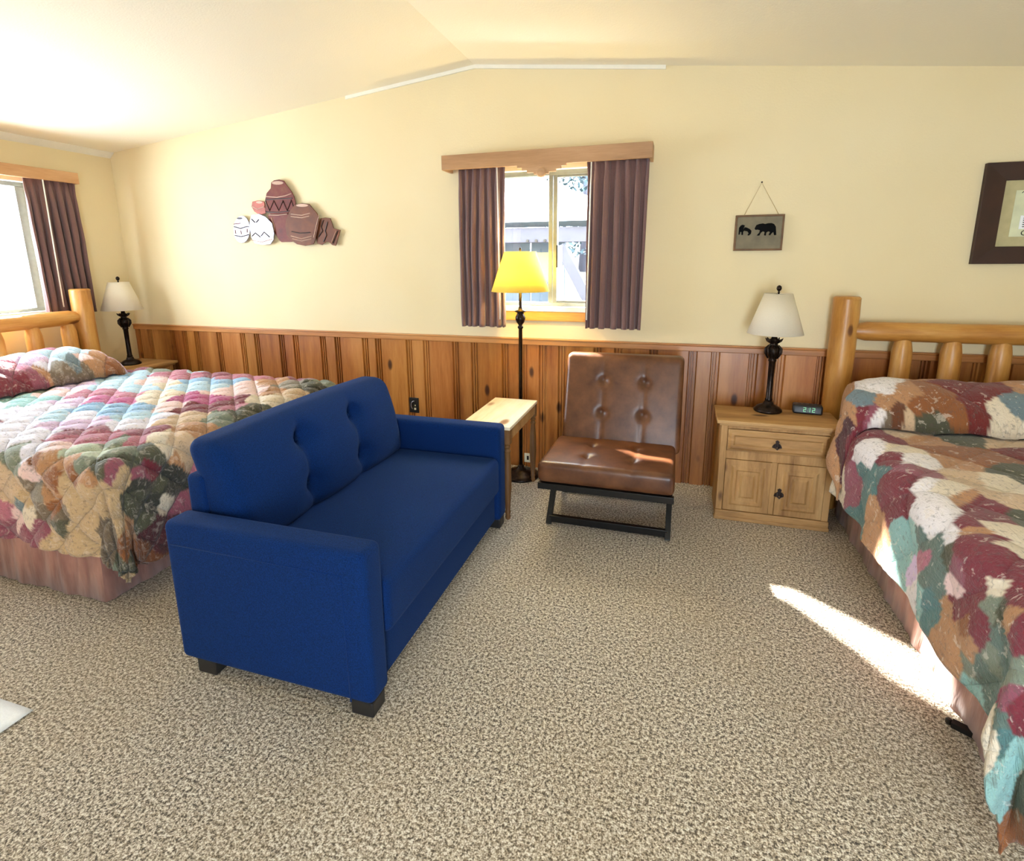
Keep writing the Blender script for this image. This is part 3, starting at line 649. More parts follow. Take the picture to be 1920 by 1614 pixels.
for x_ in (cx0+.03, cx1-.02):
    MB().bar((x_, -.62, .29), (x_, -.845, .004), .03, .038).build('leg', 'black_metal', ch, bevel=.002)
    MB().bar((x_, -.70, .29), (x_, -.36, .004), .03, .038).build('leg', 'black_metal', ch, bevel=.002)
    MB().bar((x_, -.44, .30), (x_, -.335, .62), .03, .02).build('back_support', 'black_metal', ch, bevel=.002)
MB().bar((cx0+.03, -.825, .035), (cx1-.02, -.825, .035), .028, .04).build('stretcher', 'black_metal', ch, bevel=.002)
MB().bar((cx0+.03, -.375, .035), (cx1-.02, -.375, .035), .028, .04).build('stretcher', 'black_metal', ch, bevel=.002)

# ================================================================ nightstands
def panel_front(mb, x0, x1, z0, z1, y, inset=.028):       # raised field panel, front face -y
    mb.box(x0, x1, y-.006, y+.008, z0, z1)
    a, b_ = inset, inset+.014
    def ring(d, yy): return [(x0+d, yy, z0+d), (x1-d, yy, z0+d), (x1-d, yy, z1-d), (x0+d, yy, z1-d)]
    vs = ring(a-.012, y-.006)+ring(a, y-.013)+ring(b_, y-.013)+ring(b_+.008, y-.007); fs = []
    for r_ in range(3):
        for i in range(4): fs.append((r_*4+i, r_*4+(i+1) % 4, r_*4+4+(i+1) % 4, r_*4+4+i))
    mb.add(vs, fs)
    c0 = b_+.022
    if x1-x0-2*c0 > .03 and z1-z0-2*c0 > .03:
        vs = ring(c0, y-.006)+ring(c0+.012, y-.014); fs = [(i, (i+1) % 4, 4+(i+1) % 4, 4+i) for i in range(4)]+[(4, 5, 6, 7)]
        mb.add(vs, fs)
def iron_pull(par, x, z, y, s=1.0):
    m = MB(); m.poly_xz([(x+s*a, z+s*b_) for a, b_ in ((0, .022), (.009, .016), (.006, .006), (.018, -.004), (.022, -.016), (.010, -.020), (0, -.014), (-.010, -.020), (-.022, -.016), (-.018, -.004), (-.006, .006), (-.009, .016))], y-.004, y)
    m.tube([(x-.009*s, y-.006, z+.004), (x-.011*s, y-.012, z-.012*s), (x, y-.014, z-.022*s), (x+.011*s, y-.012, z-.012*s), (x+.009*s, y-.006, z+.004)], .0035*s, 6)
    return m.build('pull', 'iron', par, world=False, label='dark iron pull')
def nightstand(label, W_, D_, H_, loc, rz):
    t = thing('nightstand', label, 'nightstand', loc, None, rz)
    hw = W_/2; yb = D_; B = dict(parent=t, world=False)
    m = MB(); m.box(-hw, -hw+.02, 0.02, yb, .0, H_-.03); m.box(hw-.02, hw, 0.02, yb, .0, H_-.03); m.box(-hw+.02, hw-.02, yb-.012, yb, .02, H_-.03)
    m.box(-hw+.02, hw-.02, .03, yb-.012, .055, .07); m.box(-hw+.02, hw-.02, .03, yb-.012, .40, .412)
    m.build('cabinet_body', 'rustic_pine_up', bevel=.002, **B)
    m = MB(); m.box(-hw, -hw+.035, 0, .022, .05, H_-.03); m.box(hw-.035, hw, 0, .022, .05, H_-.03); m.box(-hw+.035, hw-.035, 0, .022, H_-.055, H_-.03)
    m.box(-hw+.035, hw-.035, 0, .022, .375, .425); m.box(-.014, .014, 0, .022, .06, .375)
    m.build('face_frame', 'rustic_pine_up', bevel=.002, **B)
    m = MB(); m.box(-hw-.004, hw+.004, -.012, .02, 0, .058); m.box(-hw-.008, hw+.008, -.018, .02, .0, .022); m.build('plinth', 'rustic_pine', bevel=.005, **B)
    m = MB(); m.box(-hw-.028, hw+.028, -.035, yb+.006, H_-.022, H_); m.box(-hw-.014, hw+.014, -.018, yb, H_-.036, H_-.022); m.build('top', 'rustic_pine', bevel=.006, seg=3, **B)
    m = MB(); panel_front(m, -hw+.037, hw-.037, .427, H_-.057, 0, .018); d = m.build('drawer', 'rustic_pine', bevel=.0015, **B); iron_pull(d, 0, .485, -.008, 1.15)
    for sx_, x0, x1 in ((-1, -hw+.037, -.015), (1, .015, hw-.037)):
        m = MB(); panel_front(m, x0, x1, .062, .373, 0, .045); d = m.build('door', 'rustic_pine_up', bevel=.0015, **B)
        if sx_ > 0: iron_pull(d, x0+.02, .20, -.008, 1.25)
    return t
nightstand('rustic pine nightstand with drawer and two doors right of the leather chair', .59, .30, .61, (.578, -.482, 0), 0)
nightstand('rustic pine nightstand in the corner beside the left bed', .37, .40, .65, (-4.255, -.245, 0), PI/2)

# ================================================================ lamps
tl = thing('table_lamp', 'cream shade lamp with dark bronze stem on the right nightstand, beside the clock', 'lamp', (.552, -.245, .6105), 'bronze table lamps on the nightstands')
B = dict(parent=tl, world=False, smooth=True)
MB().lathe([(.074, 0), (.078, .004), (.078, .012), (.070, .018), (.066, .026), (.050, .036), (.030, .044), (.026, .056), (.020, .066)], seg=36).build('base', 'dark_bronze', **B)
MB().lathe([(.0185, .064), (.022, .072), (.0175, .080), (.0165, .20), (.0185, .30), (.024, .306), (.020, .314), (.026, .33), (.038, .352), (.040, .372), (.034, .388), (.024, .396), (.021, .408), (.036, .425), (.040, .429), (.020, .433), (.014, .445), (.013, .47)], seg=28).build('stem', 'dark_bronze', **B)
lv = MB()
for k in range(8):
    a = 2*PI*k/8; d = Vector((math.cos(a), math.sin(a), 0)); lv.tube([d*.026+Vector((0, 0, .318)), d*.043+Vector((0, 0, .352)), d*.043+Vector((0, 0, .376)), d*.027+Vector((0, 0, .398))], [.003, .007, .006, .002], 6)
    lv.tube([d*.020+Vector((0, 0, .41)), d*.036+Vector((0, 0, .424)), d*.047+Vector((0, 0, .438))], [.004, .007, .0015], 6)
lv.build('carved_leaves', 'dark_bronze', **B)
MB().lathe([(.150, .465), (.0745, .695)], seg=48, cap=False).build('lamp_shade', 'shade_cream', solid=.002, **B)
sp = MB(); sp.tube([(-.0735, 0, .688), (0, 0, .690), (.0735, 0, .688)], .002, 6); sp.tube([(0, -.0735, .688), (0, 0, .690), (0, .0735, .688)], .002, 6); sp.tube([(0, 0, .45), (0, 0, .70)], .004, 8); sp.build('harp', 'dark_bronze', **B)
MB().lathe([(.004, .69), (.006, .702), (.004, .708), (.010, .712), (.0145, .722), (.0125, .734), (.004, .741)], seg=16).build('finial', 'dark_bronze', **B)
t2 = copy_tree(tl); t2.location = (-4.455, -.285, .6505); t2['label'] = 'cream shade lamp with dark bronze stem in the corner beside the left bed'

fl = thing('floor_lamp', 'tall bronze floor lamp with a lit yellow shade before the middle window', 'lamp', (-.995, -.20, 0))
B = dict(parent=fl, world=False, smooth=True)
MB().lathe([(.128, 0), (.132, .006), (.130, .016), (.112, .021), (.108, .027), (.075, .031), (.070, .040), (.040, .044), (.034, .056), (.024, .062), (.021, .078), (.013, .088)], seg=48).build('base', 'dark_bronze', **B)
MB().lathe([(.0125, .08), (.0125, 1.05), (.019, 1.056), (.019, 1.066), (.013, 1.07), (.014, 1.08), (.026, 1.094), (.034, 1.115), (.034, 1.13), (.024, 1.148), (.022, 1.158), (.038, 1.166), (.038, 1.171), (.016, 1.178), (.010, 1.20), (.010, 1.32)], seg=28).build('pole', 'dark_bronze', **B)
MB().lathe([(.192, 1.300), (.104, 1.555)], seg=56, cap=False).build('lamp_shade', 'shade_yellow', solid=.002, label='glowing yellow cone shade', **B)
sp = MB(); sp.tube([(-.103, 0, 1.548), (0, 0, 1.55), (.103, 0, 1.548)], .002, 6); sp.tube([(0, -.103, 1.548), (0, 0, 1.55), (0, .103, 1.548)], .002, 6); sp.tube([(0, 0, 1.30), (.05, 0, 1.36), (.05, 0, 1.47), (0, 0, 1.56)], .002, 6); sp.build('harp', 'dark_bronze', **B)
MB().lathe([(.003, 1.55), (.003, 1.56), (.008, 1.565), (.008, 1.575), (.003, 1.585)], seg=14).build('finial', 'dark_bronze', **B)
MB().lathe([(.012, 1.33), (.028, 1.37), (.030, 1.40), (.020, 1.43), (.004, 1.44)], seg=20).build('bulb', 'lamp_bulb', **B)
pl = bpy.data.lights.new('bulb_light', 'POINT'); pl.energy = 20; pl.color = (1, .80, .38); pl.shadow_soft_size = .03
po = bpy.data.objects.new('bulb_light', pl); COL.objects.link(po); po.location = (-.995, -.20, 1.46)

# ================================================================ side table
st = thing('side_table', 'light pine side table with turned legs between sofa and leather chair', 'table', (-1.01, -.55, 0))
X0, X1, Y0, Y1, ZT = -1.165, -.865, -.868, -.245, .575
MB().box(X0, X1, Y0, Y1, ZT-.02, ZT).build('tabletop', 'table_pine', st, bevel=.003)
m = MB(); m.box(X1-.022, X1-.006, Y0+.03, Y1-.03, ZT-.085, ZT-.02); m.box(X0+.006, X0+.022, Y0+.03, Y1-.03, ZT-.085, ZT-.02); m.box(X0+.03, X1-.03, Y0+.006, Y0+.022, ZT-.085, ZT-.02); m.box(X0+.03, X1-.03, Y1-.022, Y1-.006, ZT-.085, ZT-.02)
m.build('apron', 'rustic_pine', st, bevel=.002)
for x_ in (X0+.024, X1-.024):
    for y_ in (Y0+.024, Y1-.024):
        m = MB(); m.box(x_-.021, x_+.021, y_-.021, y_+.021, ZT-.105, ZT-.02)
        m.lathe([(.020, ZT-.105), (.012, ZT-.115), (.019, ZT-.125), (.012, ZT-.137), (.020, ZT-.15), (.015, ZT-.165), (.021, ZT-.24), (.023, ZT-.36), (.017, .10), (.014, .055), (.018, .045), (.013, .03), (.017, .015), (.012, .0)], (x_, y_, 0), 18)
        m.build('leg', 'table_leg_wood', st, smooth='auto')

# ================================================================ clock
ck = thing('alarm_clock', 'black digital alarm clock with green digits on the right nightstand', 'clock', (.765, -.235, .6105), None, -.12)
B = dict(parent=ck, world=False)
def ckf(p, n):
    q = Vector(p)
    if p.y < 0: q.y += max(0, p.z)*.25
    return q
MB().rbox(-.078, .078, -.032, .045, .0, .052, .012, .03, ckf).build('case', 'black_plastic', smooth=True, **B)
dg = MB()
def seg7(ch_, ox):
    sg = {'2': 'abged', '1': 'bc'}[ch_]; w_, h_, t_ = .012, .011, .0022
    P = dict(a=(0, 2*h_, w_, 0), b=(w_, h_, 0, h_), c=(w_, 0, 0, h_), d=(0, 0, w_, 0), e=(0, 0, 0, h_), f=(0, h_, 0, h_), g=(0, h_, w_, 0))
    for s_ in sg:
        x_, z_, dx, dz = P[s_]; zb = z_+.016
        def yy(z): return -.0332+z*.25
        x0, x1 = ox+x_-t_/2, ox+x_+dx+t_/2
        za, zb2 = zb-t_/2, zb+dz+t_/2
        vs = [(x0, yy(za)-.001, za), (x1, yy(za)-.001, za), (x1, yy(zb2)-.001, zb2), (x0, yy(zb2)-.001, zb2)]
        vs += [(a_, b_+.002, c_) for a_, b_, c_ in vs]
        dg.add(vs, [(0, 1, 2, 3), (7, 6, 5, 4), (0, 4, 5, 1), (1, 5, 6, 2), (2, 6, 7, 3), (3, 7, 4, 0)])
seg7('2', -.022); seg7('1', -.001); seg7('2', .024)
for z_ in (.020, .031): dg.box(.0005, .0030, -.0355+z_*.25, -.032+z_*.25, z_, z_+.0025)
dg.build('digits', 'clock_digits', label='green digits reading 2:12', **B)
m = MB()
for k in range(4): m.box(-.05+k*.028, -.034+k*.028, .012, .022, .0505, .0545)
m.build('button', 'black_plastic', bevel=.001, **B)

# ================================================================ log beds
def log_path(m, p, q, r0, r1, n=14, taper=.0, seg=20):
    p, q = Vector(p), Vector(q); pts = []; rs = []
    for i in range(n+1):
        f = i/n; pts.append(p.lerp(q, f)+Vector((noise.noise(p+Vector((0, 0, f*3))), noise.noise(p+Vector((5, 0, f*3))), 0))*.004)
        r = r0+(r1-r0)*f
        e = min(f, 1-f)*(q-p).length
        if taper and e < taper: r *= .62+.38*math.sin(e/taper*PI/2)
        rs.append(r*(1+.03*noise.noise(p*3+Vector((0, f*4, 0)))))
    m.tube(pts, rs, seg, jit=.05); return m
def bed(label, T, Wd, headw, horiz, splist, AL):
    # T(a, b, z): a along the bed from the wall, b across, -> world
    c0 = T(.1, Wd/2, 0)
    t = thing('log_bed', label, 'bed', c0)
    for b_ in (.03, Wd-.03):
        m = MB(); p, q = T(.0, b_, 0), T(.0, b_, headw); log_path(m, p, Vector(q)-Vector((0, 0, .012)), .072, .070); m.tube([Vector(q)-Vector((0, 0, .014)), Vector(q)-Vector((0, 0, .004)), q], [.0715, .066, .060], 20)
        m.build('headboard_post', 'log_upright', t, smooth='auto')
    for z_, r_ in ((1.088, .056), (.52, .05)):
        m = MB(); log_path(m, T(0, .06, z_), T(0, Wd-.06, z_), r_, r_, 18, .06); m.build('headboard_rail', horiz, t, smooth='auto')
    for b_ in splist:
        m = MB(); log_path(m, T(0, b_, .53), T(0, b_, 1.07), .053, .050, 12, .10); m.build('spindle', 'log_upright', t, smooth='auto')
    m = MB(); P = [T(.13, .12, .34), T(2.0, Wd-.12, .62)]
    lo = [min(P[0][i], P[1][i]) for i in range(3)]; hi = [max(P[0][i], P[1][i]) for i in range(3)]
    m.rbox(lo[0], hi[0], lo[1], hi[1], lo[2], hi[2], .05, .2); m.build('mattress', 'mattress_white', t, smooth=True)
    # pleated skirt round three sides
    m = MB(); i_ = .075 if AL < 2 else 0.0; path = [(.14, i_), (AL, i_), (AL, Wd-i_), (.14, Wd-i_)]
    pts = []
    for (a0, b0), (a1, b1) in zip(path, path[1:]):
        L = math.hypot(a1-a0, b1-b0); n = int(L/.02)
        for k in range(n):
            f = k/n; s_ = f*L; wv = .006*math.sin(s_*23+a0)+.004*math.sin(s_*61)+.012*math.exp(-((s_-L*.55)/.02)**2)
            e = min(f, 1-f); wv *= min(1, e*12)
            nx, ny = (0, -1) if b0 == b1 and b0 < .5 else ((0, 1) if b0 == b1 else (1, 0))
            pts.append((a0+(a1-a0)*f+nx*wv, b0+(b1-b0)*f+ny*wv, nx, ny))
    pts.append((*path[-1], 0, 1))
    vs = []; n = len(pts)
    for z_, o_ in ((.36, 0), (.18, .004), (.006, .012)):
        for a_, b_, nx, ny in pts: vs.append(T(a_+nx*o_, b_+ny*o_, z_))
    fs = [(r_*n+i, r_*n+i+1, (r_+1)*n+i+1, (r_+1)*n+i) for r_ in range(2) for i in range(n-1)]
    m.add(vs, fs); m.build('bed_skirt', 'dusty_rose_skirt', t, smooth='auto', solid=.004)
    m = MB(); m.box(0, 0, 0, 0, 0, 0) if False else None
    return t
def TR(a, b, z): return (.905+b, -.108-a, z)
def TLf(a, b, z): return (-4.485+a, -.55-b, z)
ZQ = .675
def TRb(a, b, z): return (.855+b, -.16-a, z)
bedR = bed('log bed at the right with burgundy and teal quilt, pine headboard posts', TR, 1.58, 1.285, 'log_across', (.335, .57, .795, 1.025, 1.245), 1.955)
bedL = bed('log bed at the left under the left wall window, glare-paled patchwork quilt', TLf, 1.56, 1.305, 'log_across_y', (.16, .40, .64, .88, 1.12, 1.36), 2.10)
ft = MB(); ft.bar((1.0, -1.845, .012), (.935, -1.80, .010), .026, .018); ft.lathe([(.008, 0), (.010, .003), (.010, .014), (.006, .018)], (.930, -1.792, 0), 14)
ft.build('frame_foot', 'black_metal', bedR, label='black metal foot poking out under the skirt')

def quilt(name, label, T, A0, A1, B0, B1, ovr, zt, seeds, matn, sp, puff, pil, group=None, seed=0, res=.0105, ovf=None, PB=None, DM=.52, TUCK=None, CF=0):
    """bedspread with part 'bedspread' draped over three sides and part 'pillow_tuck' folded over the pillows"""
    t = thing(name, label, 'quilt', T((A0+A1)/2, (B0+B1)/2, zt), group)
    R_ = .085; ovf = ovf or ovr
    def puf(u, v_):
        p = (u+v_)/(sp*1.4142); q = (u-v_)/(sp*1.4142)
        return puff*(abs(math.sin(PI*p))*abs(math.sin(PI*q)))**.35
    def drape(a, b, top, a1, R2, ea=True, flare=.05, B0=B0, B1=B1):
        bi0, bi1 = B0+R2, B1-R2
        sb = min(0, b-bi0) or max(0, b-bi1); sa = max(0, a-(a1-R2)) if ea else 0
        d = math.hypot(sb, sa); cb = min(max(b, bi0), bi1); ca = min(a, a1-R2) if ea else a
        z = top(ca, cb); th = min(PI/2, d/R2) if d > 0 else 0
        if d > 1e-6: db, da = sb/d, sa/d
        else: db = da = 0
        if d > DM: d = DM+(d-DM)*.22
        out = R2*math.sin(th); down = R2*(1-math.cos(th)); ext = max(0, d-R2*PI/2)
        al = a if abs(db) > abs(da) else b
        wv = .018*math.sin(al*11+seed)+.012*math.sin(al*23+seed*2)
        cornr = min(1, 4*abs(db*da)) if d > 0 else 0
        ang = math.atan2(abs(da), abs(db)+1e-9)
        f = ext/.4
        out += ext*(flare+CF*cornr)+wv*min(1, f)+.012*cornr*min(1, f)*math.cos(ang*8+seed)
        down += ext
        bulge = puf(a, b)+.010*noise.noise(Vector((a*5, b*5, seed)))+.004*noise.noise(Vector((a*17, b*17, seed)))
        na = Vector((da*math.sin(th), db*math.sin(th), math.cos(th)))
        A, Bb, Z = ca+da*out+na.x*bulge, cb+db*out+na.y*bulge, z-down+na.z*bulge
        if not ea and TUCK and db < 0 and a < TUCK[0]+.08:
            f_ = min(1, max(0, (TUCK[0]+.08-a)/.08)); Bb = max(Bb, TUCK[1]*f_+Bb*(1-f_)); Bb = Bb
        lim = .02+.012*noise.noise(Vector((a*12, b*12, 3)))+abs(bulge)
        if Z < lim: ex = lim-Z; A += da*ex*.8; Bb += db*ex*.8; Z = lim
        return T(A, Bb, Z)
    def colour(u, v_, lay):
        ju = u+.016*noise.noise(Vector((u*14, v_*14, 1+lay))); jv = v_+.016*noise.noise(Vector((u*14, v_*14, 7+lay)))
        best = min((s for s in seeds if s[4] == lay), key=lambda s: ((s[0]-ju)**2+(s[1]-jv)**2)/s[3])
        return best[2]
    def sheet(nm, top, a0, a1, b0, b1, ea, lay, R2, flare, aedge):
        na, nb = int((a1-a0)/res), int((b1-b0)/res)
        vs = []; cs = []; uv = []
        for i in range(na+1):
            for j in range(nb+1):
                a = a0+(a1-a0)*i/na; b = b0+(b1-b0)*j/nb
                vs.append(drape(a, b, top, aedge, R2, ea, flare, *((B0, B1) if ea else PB))); cs.append(colour(a, b, lay)); uv.append((a, b))
        fs = [(i*(nb+1)+j, i*(nb+1)+j+1, (i+1)*(nb+1)+j+1, (i+1)*(nb+1)+j) for i in range(na) for j in range(nb)]
        o = MB().add(vs, fs).build(nm, matn, t, smooth=True, solid=.010)
        ca = o.data.color_attributes.new('patch', 'FLOAT_COLOR', 'POINT')
        flat = []
        for c_ in cs: flat += [*c_, 1.0]
        ca.data.foreach_set('color', flat)
        ul = o.data.attributes.new('ab', 'FLOAT2', 'POINT'); ul.data.foreach_set('vector', [x_ for p in uv for x_ in p])
        return o
    PB = PB or (B0, B1)
    pa0, pa1, ph, pb = pil      # pillow from, to, height, how far its ends hang over the sides
    base = lambda a, b: zt
    sheet('bedspread', base, pa1-.10, A1+ovf-R_, B0-ovr+R_, B1+ovr-R_, True, 0, R_, .05, A1)
    def ptop(a, b):
        f = (a-pa0)/(pa1-pa0); f = min(1, max(0, f)); s_ = max(0, math.sin(PI*f**.9))**.52
        e = min(1, max(0, (b-PB[0]+.02)/.34)); e2 = min(1, max(0, (PB[1]+.02-b)/.34)); g_ = (math.sin(e*PI/2)*math.sin(e2*PI/2))**.55
        return zt+.012+ph*s_*(.25*1+.75*g_)*(1+.05*math.sin(b*6+seed))
    sheet('pillow_tuck', ptop, pa0, pa1, PB[0]-pb, PB[1]+pb, False, 1, .10, .10, A1)
    return t
